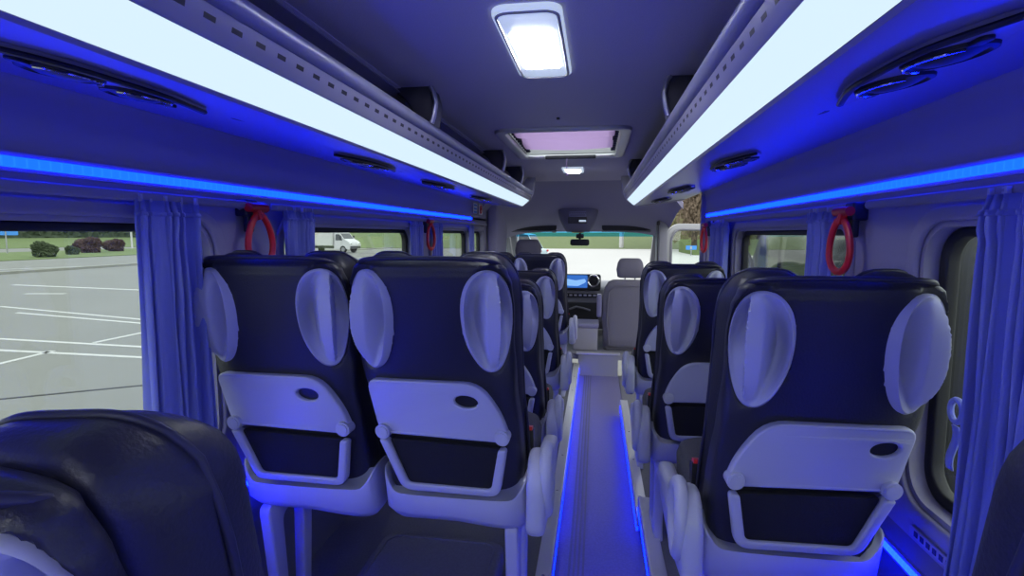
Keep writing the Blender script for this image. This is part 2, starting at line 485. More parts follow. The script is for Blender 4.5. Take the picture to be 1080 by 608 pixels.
def leg_mesh(x, z0, z1, y0, y1, w=.036):
    """closed loop pedestal in the side plane: two posts, a foot and a head rail"""
    m = MB()
    outer = rpoly([(y0-.03, z0), (y1+.04, z0), (y1, z0+.05), (y1+.03, z1), (y0-.05, z1), (y0, z0+.05)], [.012, .012, .03, .03, .03, .03])
    inner = rpoly([(y0+.045, z0+.045), (y1-.04, z0+.045), (y1-.03, z1-.05), (y0+.02, z1-.05)], .03)
    m.plate(outer, [inner], w, lambda a, b, c: (x+c, a, b), .007)
    return m.mesh('leg', 'plastic', 40)

def seat(label, c, Y, dz, floor, s, group, legs=(.155, -.12), yl=(.18, .34)):
    r = empty('coach_seat', (c, Y, floor), label, 'seat', group)
    off = (0, 0, dz-floor); S = SEATM[s]
    sh = link_copy(S['back_shell'], 'back_shell', r, off); link_copy(S['piping'], 'piping', sh)
    bc = link_copy(S['back_cushion'], 'back_cushion', r, off); link_copy(S['cushion_cord'], 'cushion_cord', bc)
    link_copy(S['gr'], 'grip_insert', r, off); link_copy(S['gl'], 'grip_insert', r, off)
    t = link_copy(S['tray_table'], 'tray_table', r, off)
    link_copy(S['cup_recess'], 'cup_recess', t); link_copy(S['ha'], 'hinge_knob', t); link_copy(S['hb'], 'hinge_knob', t)
    p = link_copy(S['magazine_pocket'], 'magazine_pocket', r, off); p['label'] = 'black net magazine pocket'
    link_copy(S['pocket_frame'], 'pocket_frame', p)
    link_copy(S['lower_shell'], 'lower_shell', r, off)
    q = link_copy(S['seat_cushion'], 'seat_cushion', r, off); q['label'] = 'charcoal cloth seat cushion'; link_copy(S['sa'], 'seam', q); link_copy(S['sb'], 'seam', q)
    link_copy(S['base_pan'], 'base_pan', r, off)
    if legs[0] > 0:
        sc_ = link_copy(S['side_cover'], 'side_cover', r, off); link_copy(S['recliner_ring'], 'recliner_ring', sc_)
    b = link_copy(S['seat_belt_buckle'], 'seat_belt_buckle', r, off); link_copy(S['release_button'], 'release_button', b)['label'] = 'red release button'
    for x in legs:
        link_copy(leg_mesh(x*s, floor-dz, .44, *yl), 'leg', r, off)
    return r
GL = 'paired coach seats left of the aisle'; GR = 'single coach seats right of the aisle'
ZR, ZF, ZA = 0.0, -.10, -.22     # rear platform, front platform, aisle floor
STEP = 2.45
seat('dark leather coach seat cut off at the bottom left corner, its back closest of all', -.480, .22, -.09, ZR, 1, GL, legs=(.155,))
seat('dark leather coach seat beside the left wall, behind the white truck in the window', -.79, 1.22, 0, ZR, 1, GL, legs=(-.14,))
seat('large dark leather aisle seat left of the walkway, standing over the grey floor box', -.368, 1.22, 0, ZR, 1, GL, legs=(.155,))
seat('window seat in the second left row, mostly hidden behind the large left aisle seat', -.808, 2.10, -.14, ZR, 1, GL, legs=(-.14,))
seat('aisle seat in the second left row, just its right headrest grip and tray showing', -.397, 2.10, -.14, ZR, 1, GL, legs=(.155,))
seat('window seat in the third left row, hidden beside the left curtains', -.811, 3.05, -.155, ZF, 1, GL, legs=(-.14,))
seat('aisle seat in the third left row, low back with a narrow lit grip', -.40, 3.05, -.155, ZF, 1, GL, legs=(.155,))
seat('window seat in the foremost left row, behind the driver seat', -.816, 4.15, -.10, ZF, 1, GL, legs=(-.14,))
seat('foremost left aisle seat, its back showing against the dashboard screen', -.405, 4.15, -.10, ZF, 1, GL, legs=(.155,))
seat('dark leather seat cut off at the lower right edge beside the blue curtain', .416, .158, -.03, ZR, -1, GR)
seat('largest right-hand dark leather seat beside the long blue curtain', .452, 1.13, -.03, ZR, -1, GR)
seat('middle right-hand seat, second from the long blue curtain', .417, 1.95, -.10, ZR, -1, GR)
seat('small foremost right-hand seat near the open side door', .42, 2.85, -.10, ZF, -1, GR)

# ------------------------------------------------------------------ setting: floor, walls, ceiling
XC = -.16
def struct(mb, name, m, parent=None, **kw):
    o = mb.build(name, m, parent, **kw)
    if parent is None: o['kind'] = 'structure'
    return o
YB, YF = -1.1, 5.2
XL, XR = -1.05, .73
# aisle floor with ribs
m = MB(); m.box((.035, (YB+5.5)/2, ZA-.02), (.42, 5.5-YB, .04)); struct(m, 'floor', 'floor')
m = MB()
for x in (-.095, -.075, -.055, -.035):
    m.box((x, (YB+5.45)/2, ZA+.002), (.009, 5.45-YB, .006))
struct(m, 'floor_ribs', 'platform')
# cab floor and step riser
m = MB(); m.box((XC, 6.4, -.03), (1.7, 1.8, .06)); m.box((.035, 5.475, -.112), (.40, .03, .23)); struct(m, 'floor_cab', 'cabgrey')
m = MB(); m.box((.035, 5.485, .008), (.44, .07, .012)); struct(m, 'trim_5', 'metal')
m = MB()
m.box(((XL-.175)/2, (YB+STEP)/2, ZR-.11), (abs(XL)-.165, STEP-YB, .22-.002)); m.box(((XL-.18)/2, (STEP+5.5)/2, ZF-.06), (abs(XL)-.18, 5.5-STEP, .12))
struct(m, 'floor_left', 'platform')
m = MB()
m.box(((XR+.25)/2, (YB+STEP)/2, ZR-.11), (XR-.235, STEP-YB, .22-.002)); m.box(((XR+.25)/2, (STEP+4.25)/2, ZF-.06), (XR-.235, 4.25-STEP, .12))
m.box((.5, 4.88, ZA-.02), (.52, 1.24, .04))
struct(m, 'floor_right', 'platform')
# metal edge trims
def edge(label, x0, x1, ya, yb_, z, sgn, grp):
    r = empty('step_edge_trim', ((x0+x1)/2, ya, z), label, 'trim', grp)
    w = x1-x0; m = MB()
    prof = [(-w/2, 0), (-w/2, .012), (w/2-.004, .014), (w/2, .01), (w/2, -.035), (w/2-.008, -.035), (w/2-.008, 0)]
    m.loft([[(sgn*a, y, b) for a, b in prof] for y in (0, yb_-ya)])
    m.build('nosing', 'metal', r, bevel=.002)
    m = MB(); m.box((sgn*(w/2-.004), (yb_-ya)/2, -.046), (.010, yb_-ya-.01, .02)); m.build('light_tape', 'blue_aisle', r)
    m = MB()
    for i in range(int((yb_-ya)/.45)): m.cyl((0, .2+.45*i, .012), (0, .2+.45*i, .0155), .006, 10)
    m.build('screw', 'chrome', r)
edge('pale metal edge strip left of the aisle, lower right of the large left seat', -.197, -.140, YB, STEP, ZR, 1, 'aisle edge strips')
edge('pale metal edge strip left of the aisle, the far lower length', -.207, -.150, STEP, 5.42, ZF, 1, 'aisle edge strips')
edge('pale metal edge strip right of the aisle, the raised length by the large right seat', .208, .268, YB, STEP, ZR, -1, 'aisle edge strips')
edge('pale metal edge strip right of the aisle, the far lower length', .205, .262, STEP, 4.25, ZF, -1, 'aisle edge strips')
# aisle side risers
m = MB(); m.box((-.172, (YB+STEP)/2, -.12), (.02, STEP-YB, .2)); m.box((-.182, (STEP+5.45)/2, -.165), (.02, 5.45-STEP, .11)); struct(m, 'trim_1', 'wall_low')
m = MB(); m.box((.243, (YB+STEP)/2, -.12), (.02, STEP-YB, .2)); m.box((.238, (STEP+4.25)/2, -.165), (.02, 4.25-STEP, .11)); struct(m, 'trim_2', 'wall_low')
# floor box (wheel arch)
r = empty('wheel_arch_box', (-.55, 1.45, 0), 'low dark grey vinyl floor box under the large left seats', 'box')
m = MB(); m.plate(rrect(-.22, .24, -.75, .40, .05), [], .10, lambda a, b, c: (a, b, .052+c), .02); m.build('cover', 'platform', r)
m = MB(); m.tube([(a, b, .103) for a, b in rrect(-.19, .21, -.72, .37, .05)], .004, 6, True); m.build('welt', 'platform', r)

# walls: window bands as pierced plates
WINL = [(-.55, 1.345, .62, 1.245, .075), (1.70, 3.02, .62, 1.245, .07), (3.36, 4.42, .62, 1.245, .07), (4.56, 4.98, .66, 1.245, .06)]
WINR = [(-.55, 1.345, .62, 1.235, .075), (1.72, 3.02, .62, 1.235, .07), (3.22, 3.76, .62, 1.235, .07)]
ZLED = 1.35
def wallside(name, x, sg, wins, yend):
    m = MB()
    m.plate([(YB, .50), (yend, .50), (yend, 1.36), (YB, 1.36)], [rrect(a, b, c, d, r_) for a, b, c, d, r_ in wins], .05, lambda a, b, c: (x+sg*.025+c, a, b))
    struct(m, name, 'wall')
    m = MB()
    prof = [(x+sg*.0, .52), (x-sg*.018, .49), (x-sg*.018, .30), (x-sg*.005, .25), (x-sg*.0, -.12), (x+sg*.06, -.12), (x+sg*.06, .52)]
    m.loft([[(px, y, pz) for px, pz in prof] for y in (YB, yend)])
    struct(m, name+'_lower_lining', 'wall_low')
    m = MB()
    base = [(x, 1.345), (x, 1.38), (x, 1.42), (x-sg*.004, 1.46), (x-sg*.022, 1.505), (x-sg*.10, 1.575), (x-sg*.25, 1.65), (x-sg*.42, 1.675)]
    cur = catmull([(p[0], 0, p[1]) for p in base], 5)
    n = len(cur); ring = [(p[0], p[2]) for p in cur]+[(p[0]+sg*.03, p[2]+.03) for p in reversed(cur)]
    m.loft([[(px, y, pz) for px, pz in ring] for y in (YB, yend+.02)])
    struct(m, name+'_upper_lining', 'wall')
wallside('wall_left', XL, -1, WINL, 5.12)
wallside('wall_right', XR, 1, WINR, 3.86)
# right upper lining continues over the door opening
m = MB(); m.box((XR-.005, 4.75, 1.66), (.09, 1.9, .12)); struct(m, 'trim_3', 'wall')
m = MB(); m.box((XR+.02, 3.875, .75), (.09, .04, 1.75)); struct(m, 'trim_4', 'wall')
# rear wall and ceiling
m = MB(); m.plate([(-1.2, -.3), (.9, -.3), (.9, 1.75), (-1.2, 1.75)], [rrect(-.98, -.22, .55, 1.38, .08), rrect(-.10, .66, .55, 1.38, .08)], .05, lambda a, b, c: (a, YB-.02+c, b)); struct(m, 'wall_back', 'wall')
for n_, (a_, b_) in enumerate(((-.99, -.21), (-.11, .67))):
    m = MB(); m.plate(rrect(a_, b_, .54, 1.39, .08), [], .006, lambda a, b, c: (a, YB-.03+c, b)); struct(m, 'window_%d' % (10+n_), 'glass', smooth=False)  # unseen rear windows, put in so daylight reaches the seat backs
m = MB()
hatch = rrect(-.435, .115, 2.47, 3.33, .06)
m.plate([(-.68, YB), (.36, YB), (.36, 4.92), (-.68, 4.92)], [hatch], .04, lambda a, b, c: (a, b, 1.71+c)); struct(m, 'ceiling', 'ceil')
m = MB()
for sg in (-1, 1):
    m.loft([[(XC+sg*.47, y, 1.688), (XC+sg*.60, y, 1.68), (XC+sg*.62, y, 1.72), (XC+sg*.47, y, 1.73)] for y in (YB, 4.92)])
struct(m, 'ceiling_edges', 'ceil')

# windows: rubber frame + pane + pale reveal
def window(n, x, sg, w):
    a, b, c, d, r_ = w
    e = empty('window_%d' % n, (x, (a+b)/2, c), kind='structure')
    oy = -(a+b)/2
    m = MB(); m.plate(rrect(a-.0, b+.0, c-.0, d+.0, r_), [rrect(a+.028, b-.028, c+.028, d-.020, r_-.02)], .03, lambda p, q, t: (sg*.045+t, p+oy, q-c), .006)
    m.build('window_frame', 'rubber', e)
    m = MB(); m.plate(rrect(a+.015, b-.015, c+.015, d-.01, r_-.015), [], .005, lambda p, q, t: (sg*.05+t, p+oy, q-c)); m.build('window_pane', 'glass', e, smooth=False)
    m = MB(); m.plate(rrect(a-.05, b+.05, c-.05, d+.045, r_+.04), [rrect(a-.012, b+.012, c-.012, d+.012, r_+.01)], .014, lambda p, q, t: (-sg*.006+t, p+oy, q-c), .006)
    m.build('window_surround', 'wall', e)
    return e
for i, w in enumerate(WINL): window(i+1, XL, -1, w)
for i, w in enumerate(WINR): window(i+5, XR, 1, w)

# curtain rails + curtains
def curtain_rail(label, x, ya, yb_, z, sg):
    r = empty('curtain_rail', (x, (ya+yb_)/2, z), label, 'curtain rail', 'curtain rails')
    L = (yb_-ya)/2; m = MB()
    pts = [(0, -L+.01, 0), (0, L-.06, 0), (sg*.002, L-.02, 0), (sg*.02, L, -.004)]
    m.tube([(sg*.012, -L, 0)]+catmull(pts, 5), .009, 8, flat=1.3); m.build('rail', 'wall', r)
    m = MB(); m.box((sg*.012, -L*.5, .0), (.03, .03, .02)); m.box((sg*.012, L*.5, .0), (.03, .03, .02)); m.build('rail_clip', 'wall', r)
curtain_rail('grey curtain rail over the big left window', XL+.035, -.5, 1.46, 1.305, -1)
curtain_rail('grey curtain rail over the second left window', XL+.035, 1.60, 3.14, 1.305, -1)
curtain_rail('grey curtain rail over the far left windows', XL+.035, 3.24, 4.9, 1.305, -1)
curtain_rail('grey curtain rail above the long right curtain', XR-.035, -.5, 1.45, 1.295, 1)
curtain_rail('grey curtain rail above the dark right window', XR-.035, 1.66, 3.10, 1.295, 1)

def curtain(label, x, sg, ya, yb_, z0, z1, folds, amp=.016, flare=.0, lean=0., grp='blue side window curtains'):
    r = empty('window_curtain', (x, (ya+yb_)/2, z0), label, 'curtain', grp)
    W = yb_-ya; rnd = [random.uniform(-1, 1) for _ in range(40)]
    def warp(u):
        return u + .35/folds*math.sin(2*PI*u*folds*.37+rnd[0]*3)
    def fn(u, v):
        z = (z1-z0)*v
        w = warp(u); a = amp*(1-.45*v**6)*(.75+.35*math.sin(w*5+rnd[1]*5+v*1.2))
        ph = 2*PI*folds*w+.5*math.sin(v*3+w*7+rnd[2])
        k = 1+flare*(1-v)**3
        X = a*math.sin(ph)+.004*math.sin(2.3*ph+v*6)
        Yy = (u-.5)*W*k+.006*math.cos(ph)+lean*(1-v)**2
        if v > .9: X *= 1.0+.35*math.sin((v-.9)*40)
        return (-sg*X - sg*flare*.05*(1-v)**4, Yy, z)
    m = MB(); m.grid(fn, folds*14, 40); m.build('cloth', 'curtain', r, solid=.003, ang=180)
    m = MB(); m.grid(lambda u, v: tuple(Vector(fn(u, .955+.012*v))+Vector((-sg*.004, 0, 0))), folds*14, 2); m.build('gather_tape', 'curtain', r, solid=.003, ang=180)
    for k in range(folds):
        m = MB(); p = fn((k+.5)/folds, 1.); m.box((p[0], p[1], p[2]+.004), (.008, .006, .016)); m.build('glider', 'plastic', r)
XLc, XRc = XL+.045, XR-.045
curtain('blue pleated curtain at the left, between the parking lot view and the left seat', XLc, -1, 1.065, 1.25, .50, 1.297, 6, .02)
curtain('blue curtain behind the red loop nearest the left seats', XLc, -1, 1.64, 1.83, .56, 1.297, 5)
curtain('blue curtain at the far edge of the truck window', XL+.03, -1, 2.90, 3.10, .56, 1.297, 5, .009)
curtain('narrow blue curtain just past the far left red loop', XL+.03, -1, 3.30, 3.52, .56, 1.297, 4, .009)
curtain('narrowest far left blue curtain below the stickers', XL+.03, -1, 4.30, 4.46, .56, 1.297, 3, .009)
curtain('long blue pleated curtain at the right edge, nearest', XRc, 1, .82, 1.095, .47, 1.288, 11, .022, .24)
curtain('blue curtain beside the right red loop, by the dark window', XRc, 1, 1.74, 1.93, .56, 1.288, 5)
curtain('blue curtain under the far end of the right light strip', XRc, 1, 3.03, 3.42, .56, 1.288, 8)

# belt guide by the right window
r = empty('strap_loop', (XR-.028, 1.15, .875), 'small pale strap and loop hanging beside the long right curtain', 'curtain tie')
m = MB(); m.tube([(0, .018*math.cos(t*2*PI/20), .022*math.sin(t*2*PI/20)) for t in range(20)], .006, 8, True); m.build('loop', 'curtain', r)
m = MB(); m.grid(lambda u, v: (.004*math.sin(v*6), (u-.5)*.02+.004*v, -.03-.09*v), 2, 10); m.build('strap', 'curtain', r, solid=.003)

# red emergency loops
def hammer(label, x, y, z, sg, s=1.):
    r = empty('emergency_hammer', (x, y, z), label, 'emergency hammer', 'red emergency hammers')
    m = MB(); m.box((sg*.012, 0, .012), (.04, .055, .05)); m.box((sg*.006, 0, -.03), (.02, .03, .06)); m.build('mount', 'piping', r, bevel=.006)
    m = MB(); m.cyl((-sg*.022, -.04, .012), (-sg*.022, .045, .012), .013, 16); m.cyl((-sg*.022, .045, .012), (-sg*.022, .058, .012), .013, 16, .003); m.build('hammer_head', 'red', r)
    m = MB(); pts = []
    for k in range(32):
        a = 2*PI*k/32; w = .050*(1-.30*math.cos(a)); pts.append((-sg*(.022+.006*math.sin(a)), w*math.sin(a)+.012, -.082+.075*math.cos(a)))
    m.tube(pts, .0085, 10, True, flat=1.25); m.build('loop_handle', 'red', r)
    m = MB(); m.tube([(-sg*.022, 0, .005), (-sg*.024, .010, -.02)], .012, 8); m.build('grip_bar', 'red', r)
hammer('red loop-handled emergency hammer on the left pillar above the window seat', XL+.03, 1.485, 1.285, -1)
hammer('far red emergency hammer between the far left curtains', XL+.03, 3.19, 1.285, -1)
hammer('red loop-handled emergency hammer on the right pillar above the large right seat', XR-.03, 1.64, 1.27, 1)
hammer('small far red emergency hammer at the end of the right light strip', XR-.03, 3.60, 1.265, 1)

# LED strips
def led(label, x, y0, y1, z, sg, m_='blue_led', h=.013, grp='blue light strips'):
    r = empty('led_light_strip', (x, y0, z), label, 'light strip', grp)
    L = y1-y0; m = MB()
    for q in (-1, 1):
        m.loft([[(sg*.008, y, q*(h+.005)), (-sg*.004, y, q*(h+.005)), (-sg*.004, y, q*h*.8), (sg*.004, y, q*h*.8)] for y in (0, L)])
    m.build('channel', 'rackpanel', r)
    m = MB(); m.loft([[(sg*.004, y, -h*.8), (-sg*.008, y, -h*.6), (-sg*.008, y, h*.6), (sg*.004, y, h*.8)] for y in (0, L)])
    m.build('light_tape', m_, r)
led('long glowing blue light strip along the left wall above the windows', XL+.004, YB+.05, 4.48, ZLED, -1)
led('long glowing blue light strip along the right wall above the windows', XR-.004, YB+.05, 3.78, 1.342, 1)
led('short bright blue light bar low on the left wall under the blue curtain', XL+.022, YB+.05, 1.47, .475, -1, 'blue_led_low', .010)
led('bright blue light bar low on the right wall under the large right seat', XR-.022, YB+.05, 1.50, .470, 1, 'blue_led_low', .010)
# heater grille strip on the lower right wall
r = empty('wall_vent', (XR-.002, 1.14, .545), 'slim slotted grey strip on the right wall above the low blue light bar', 'vent')
m = MB(); m.plate(rrect(-.17, .17, -.012, .012, .006), [], .008, lambda a, b, c: (-.002+c, a, b), .002); m.build('plate', 'rackgrey', r)
m = MB()
for k in range(14): m.box((-.0065, -.15+.0225*k, 0), (.002, .012, .012))
m.build('slot', 'black', r)

# stickers at the front end of the left wall panel
def sticker(label, y, marks):
    r = empty('sticker', (XL+.006, y, 1.44), label, 'sticker', 'stickers on the left wall')
    tilt = .03
    def P(a, b, d): return (math.sin(tilt)*b+d, a, math.cos(tilt)*b)
    m = MB(); m.plate(rrect(-.075, .075, -.045, .045, .01), [], .002, lambda a, b, c: P(a, b, .004+c)); m.build('sheet', 'skin', r)
    m = MB()
    for kind, a, b in marks:
        if kind == 'ring':
            m.tube([P(a+.034*math.cos(t*2*PI/24), b+.034*math.sin(t*2*PI/24), .006) for t in range(24)], .006, 6, True)
            m.tube([P(a-.022, b-.022, .006), P(a+.022, b+.022, .006)], .005, 6)
        else:
            m.plate(rrect(a-.05, a+.05, b-.009, b+.009, .003), [], .003, lambda p, q, c: P(p, q, .006+c))
    m.build('mark', 'red' if marks[0][0] == 'ring' else 'signblue', r)
sticker('small white sticker with a blue mark at the front end of the left wall', 4.62, [('bar', 0, .028), ('bar', 0, -.002), ('bar', 0, -.03)])
sticker('small white sticker with a red prohibition ring at the front end of the left wall', 4.84, [('ring', 0, 0)])

# ------------------------------------------------------------------ overhead racks
YE = 4.55
def rack(label, sg, vents, brackets):
    r = empty('overhead_luggage_rack', (XC+sg*.5, 0, 1.47), label, 'luggage rack', 'overhead luggage racks')
    def P(d, y, z): return (sg*(d-.5), y, z-1.47)
    def ext(m, prof, y0=YB+.02, y1=YE): return m.loft([[P(d, y, z) for d, z in prof] for y in (y0, y1)])
    m = MB(); ext(m, [(.868, 1.5015), (.62, 1.468), (.49, 1.4485), (.466, 1.4475), (.460, 1.453), (.468, 1.458), (.49, 1.458), (.868, 1.515)]); o = m.build('underside_panel', 'rackpanel', r)
    m = MB(); ext(m, [(.4595, 1.4535), (.444, 1.463), (.418, 1.486), (.4035, 1.501), (.412, 1.506), (.465, 1.460)]); m.build('light_diffuser', 'diffuser', r, smooth=False)
    m = MB(); ext(m, [(.4035, 1.5015), (.397, 1.507), (.388, 1.545), (.392, 1.552), (.405, 1.548), (.412, 1.508)]); m.build('front_face', 'rackslots', r)
    m = MB()
    m.loft([[P(.388+.020*math.cos(a*2*PI/16), y, 1.564+.018*math.sin(a*2*PI/16)) for a in range(16)] for y in (YB+.02, YE)]); m.build('rail', 'railgrey', r)
    m = MB(); ext(m, [(.40, 1.535), (.83, 1.530), (.83, 1.520), (.40, 1.525)]); m.build('shelf', 'dark', r)
    for y in brackets:
        m = MB(); poly = rpoly([(.372, 1.572), (.356, 1.640), (.372, 1.693), (.52, 1.693), (.455, 1.655), (.425, 1.60), (.425, 1.57)], [.01, .05, .01, .01, .06, .04, .01])
        m.plate(poly, [], .10, lambda a, b, c: P(a, y+.05+c, b), .006); b = m.build('bracket', 'dark', r)
        m = MB(); m.tube([P(a, y+.002+t, b_) for a, b_, t in ((.369, 1.575, 0), (.361, 1.60, 0), (.354, 1.640, 0), (.362, 1.675, 0), (.371, 1.69, 0))], .013, 8, flat=.6); m.build('bracket_edge', 'railgrey', b)
    # rounded front end cap
    m = MB(); cap = rpoly([(.86, 1.49), (.48, 1.438), (.40, 1.49), (.365, 1.56), (.352, 1.693), (.43, 1.693), (.46, 1.60), (.60, 1.56), (.86, 1.56)], [.02, .05, .05, .05, .01, .04, .06, .04, .02])
    m.plate(cap, [], .05, lambda a, b, c: P(a, YE+.025+c, b), .008); m.build('end_cap', 'rackgrey', r)
    # air / reading-light consoles
    sl = .137
    for y in vents:
        def V(a, t, h): # a along y, t towards the wall, h downwards from the panel
            d = .612+t; return P(d, y+a, 1.453+(d-.475)*sl-h-.003)
        m = MB(); leaf = rpoly([(-.22, .02), (-.13, -.055), (.06, -.062), (.20, -.02), (.215, .01), (.10, .062), (-.12, .06)], .05, 6)
        m.plate(leaf, [], .012, lambda a, b, c: V(a, b, .005+c), .004); con = m.build('vent_console', 'rackpanel', r)
        m = MB(); m.tube(catmull([V(-.215, .015, .012), V(-.13, -.048, .013), V(-.02, -.060, .013), V(.06, -.056, .013), V(.19, -.018, .012)], 6), .0065, 8, flat=.7); m.build('console_trim', 'black', con)
        for a, rr in ((-.068, .050), (.066, .050)):
            m = MB(); n = 28
            m.loft([[V(a+q*math.cos(k*2*PI/n), q*math.sin(k*2*PI/n)+.010, h) for k in range(n)] for q, h in ((rr+.004, .009), (rr+.003, .016), (rr-.004, .018), (rr-.008, .014), (rr*.55, .020), (.004, .023))]); nz = m.build('air_nozzle', 'black', con)
            m = MB(); m.tube([V(a+(rr-.001)*math.cos(k*PI/16+PI*1.05), .010+(rr-.001)*math.sin(k*PI/16+PI*1.05), .0185) for k in range(15)], .0022, 6); m.build('nozzle_rim', 'chrome', nz)
        for a, b in ((-.125, .012), (.125, .006)):
            m = MB(); m.plate(rrect(a-.018, a+.018, b-.010, b+.010, .008), [], .006, lambda p, q, c: V(p, q, .014+c), .002); m.build('console_button', 'black', con)
    # small round speaker plugs between the consoles
    for y in vents:
        m = MB(); n = 20; yy = y+.32
        m.loft([[P(.612+q*math.sin(k*2*PI/n), yy+1.6*q*math.cos(k*2*PI/n), 1.453+(.612+q*math.sin(k*2*PI/n)-.475)*sl-h) for k in range(n)] for q, h in ((.02, -.002), (.019, .004), (.012, .005))]); m.build('round_plug', 'dark', r)
    return r
rack('overhead rack along the left side with a bright white light band', -1, (.78, 1.78, 2.62, 3.62), (1.72, 3.05, 3.80))
rack('overhead rack along the right side with a bright white light band', 1, (.90, 1.95, 3.10, 4.0), (1.72, 3.55))

# ceiling lamp
r = empty('ceiling_lamp', (-.152, 1.39, 1.69), 'large white ceiling lamp with rows of bright bulbs, nearest overhead', 'ceiling lamp', 'ceiling lamps')
m = MB(); m.plate(rrect(-.075, .075, -.245, .245, .035), [], .016, lambda a, b, c: (a, b, -.006+c), .005); m.build('housing', 'lens', r)
m = MB(); m.tube([(a, b, -.014) for a, b in rrect(-.066, .066, -.236, .236, .03)], .004, 6, True); m.build('rim', 'white', r)
for k in range(6):
    m = MB(); m.plate(rrect(-.047, .047, -.013, .013, .004), [], .006, lambda a, b, c: (a, b+.105-.046*k+.02, -.016+c)); m.build('bulb_row', 'lamp_led', r)
r = empty('ceiling_lamp', (-.175, 4.02, 1.69), 'small white ceiling lamp just beyond the roof hatch', 'ceiling lamp', 'ceiling lamps')
m = MB(); m.plate(rrect(-.075, .075, -.13, .13, .02), [], .016, lambda a, b, c: (a, b, -.006+c), .004); m.build('housing', 'lens', r)
m = MB(); m.plate(rrect(-.05, .05, -.09, .09, .01), [], .006, lambda a, b, c: (a, b, -.016+c)); m.build('bulb_row', 'lamp_led', r)

r = empty('ceiling_lamp', (-.152, -.55, 1.69), 'added unseen ceiling lamp behind the camera, lighting the seat backs', 'ceiling lamp', 'ceiling lamps')  # extra lamp out of view, added to brighten the seat backs
m = MB(); m.plate(rrect(-.075, .075, -.245, .245, .035), [], .016, lambda a, b, c: (a, b, -.006+c), .005); m.build('housing', 'lens', r)
for k in range(6):
    m = MB(); m.plate(rrect(-.047, .047, -.013, .013, .004), [], .006, lambda a, b, c: (a, b+.125-.046*k, -.016+c)); m.build('bulb_row', 'lamp_led', r)

# roof hatch with lilac blind
def blind_mat():
    m = bpy.data.materials.new('lilac_translucent_cloth'); m.use_nodes = True
    nt = m.node_tree; nt.nodes.clear(); o = nt.nodes.new('ShaderNodeOutputMaterial'); mx = nt.nodes.new('ShaderNodeMixShader'); mx.inputs[0].default_value = .7
    d = nt.nodes.new('ShaderNodeBsdfDiffuse'); d.inputs[0].default_value = (.7, .55, .78, 1); t = nt.nodes.new('ShaderNodeBsdfTranslucent'); t.inputs[0].default_value = (.74, .60, .80, 1)
    nt.links.new(d.outputs[0], mx.inputs[1]); nt.links.new(t.outputs[0], mx.inputs[2]); nt.links.new(mx.outputs[0], o.inputs[0]); return m
M['blind'] = blind_mat()
r = empty('roof_hatch', (-.16, 2.9, 1.69), 'roof hatch in the ceiling with a lilac blind and pale rim', 'roof hatch')
m = MB(); m.plate(rrect(-.31, .31, -.46, .46, .07), [rrect(-.262, .262, -.415, .415, .05)], .022, lambda a, b, c: (a, b, -.004+c), .006); m.build('frame', 'metal', r)
m = MB(); m.plate(rrect(-.275, .275, -.43, .43, .06), [rrect(-.262, .262, -.417, .417, .05)], .10, lambda a, b, c: (a, b, .06+c)); m.build('shaft', 'white', r)
m = MB()
def bl(u, v):
    y = -.40+.72*v; ph = v*2.0
    return ((u-.5)*.48, y, .035-.028*abs(math.sin(PI*ph))**.7-.010*math.sin(PI*u))
m.grid(bl, 12, 48); m.build('blind', 'blind', r, solid=.002, ang=180)
for q in (-1, 1):
    m = MB(); m.grid(lambda u, v: (q*(.235+.025*u), -.40+.78*v, .02+.008*math.sin(v*70)), 2, 90); m.build('pleated_edge', 'piping', r, ang=180)
m = MB(); m.plate(rrect(-.15, .15, .395, .425, .01), [], .02, lambda a, b, c: (a, b, -.012+c), .004); m.build('handle_bar', 'dark', r)
m = MB()
for q in (-1, 1): m.plate(rrect(q*.2-.05, q*.2+.05, .375, .425, .01), [], .012, lambda a, b, c: (a, b, -.012+c), .003)
m.build('latch', 'metal', r)
m = MB(); m.tube([(-.02, .40, -.02), (-.022, .41, -.06), (-.02, .42, -.10)], .003, 6); m.cyl((-.02, .42, -.10), (-.02, .422, -.12), .006, 8); m.build('pull_cord', 'purple', r)
m = MB(); m.plate(rrect(-.275, .275, -.43, .43, .06), [], .006, lambda a, b, c: (a, b, .11+c)); m.build('hatch_glass', 'glass', r, smooth=False)
# ceiling screw
r = tag(MB().cyl((-.16, 2.25, 1.690), (-.16, 2.25, 1.682), .007, 10).build('ceiling_stud', 'black'), 'tiny dark stud in the ceiling before the roof hatch', 'stud')

# ------------------------------------------------------------------ cab
# cab headlining
m = MB()
prof = catmull([(0, 4.90, 1.692), (0, 4.97, 1.672), (0, 5.3, 1.585), (0, 5.8, 1.42), (0, 6.2, 1.315), (0, 6.46, 1.245)], 6)
rings = []
for k in range(25):
    u = -1+2*k/24; x = XC+u*.90; drop = .26*abs(u)**5
    rings.append([(x, p[1], p[2]-drop*(1-.75*i/len(prof))) for i, p in enumerate(prof)])
m.loft([list(map(Vector, q))+[Vector(q[j])+Vector((0, .0, .05)) for j in range(len(q)-1, -1, -1)] for q in rings])
struct(m, 'ceiling_cab', 'cabliner')
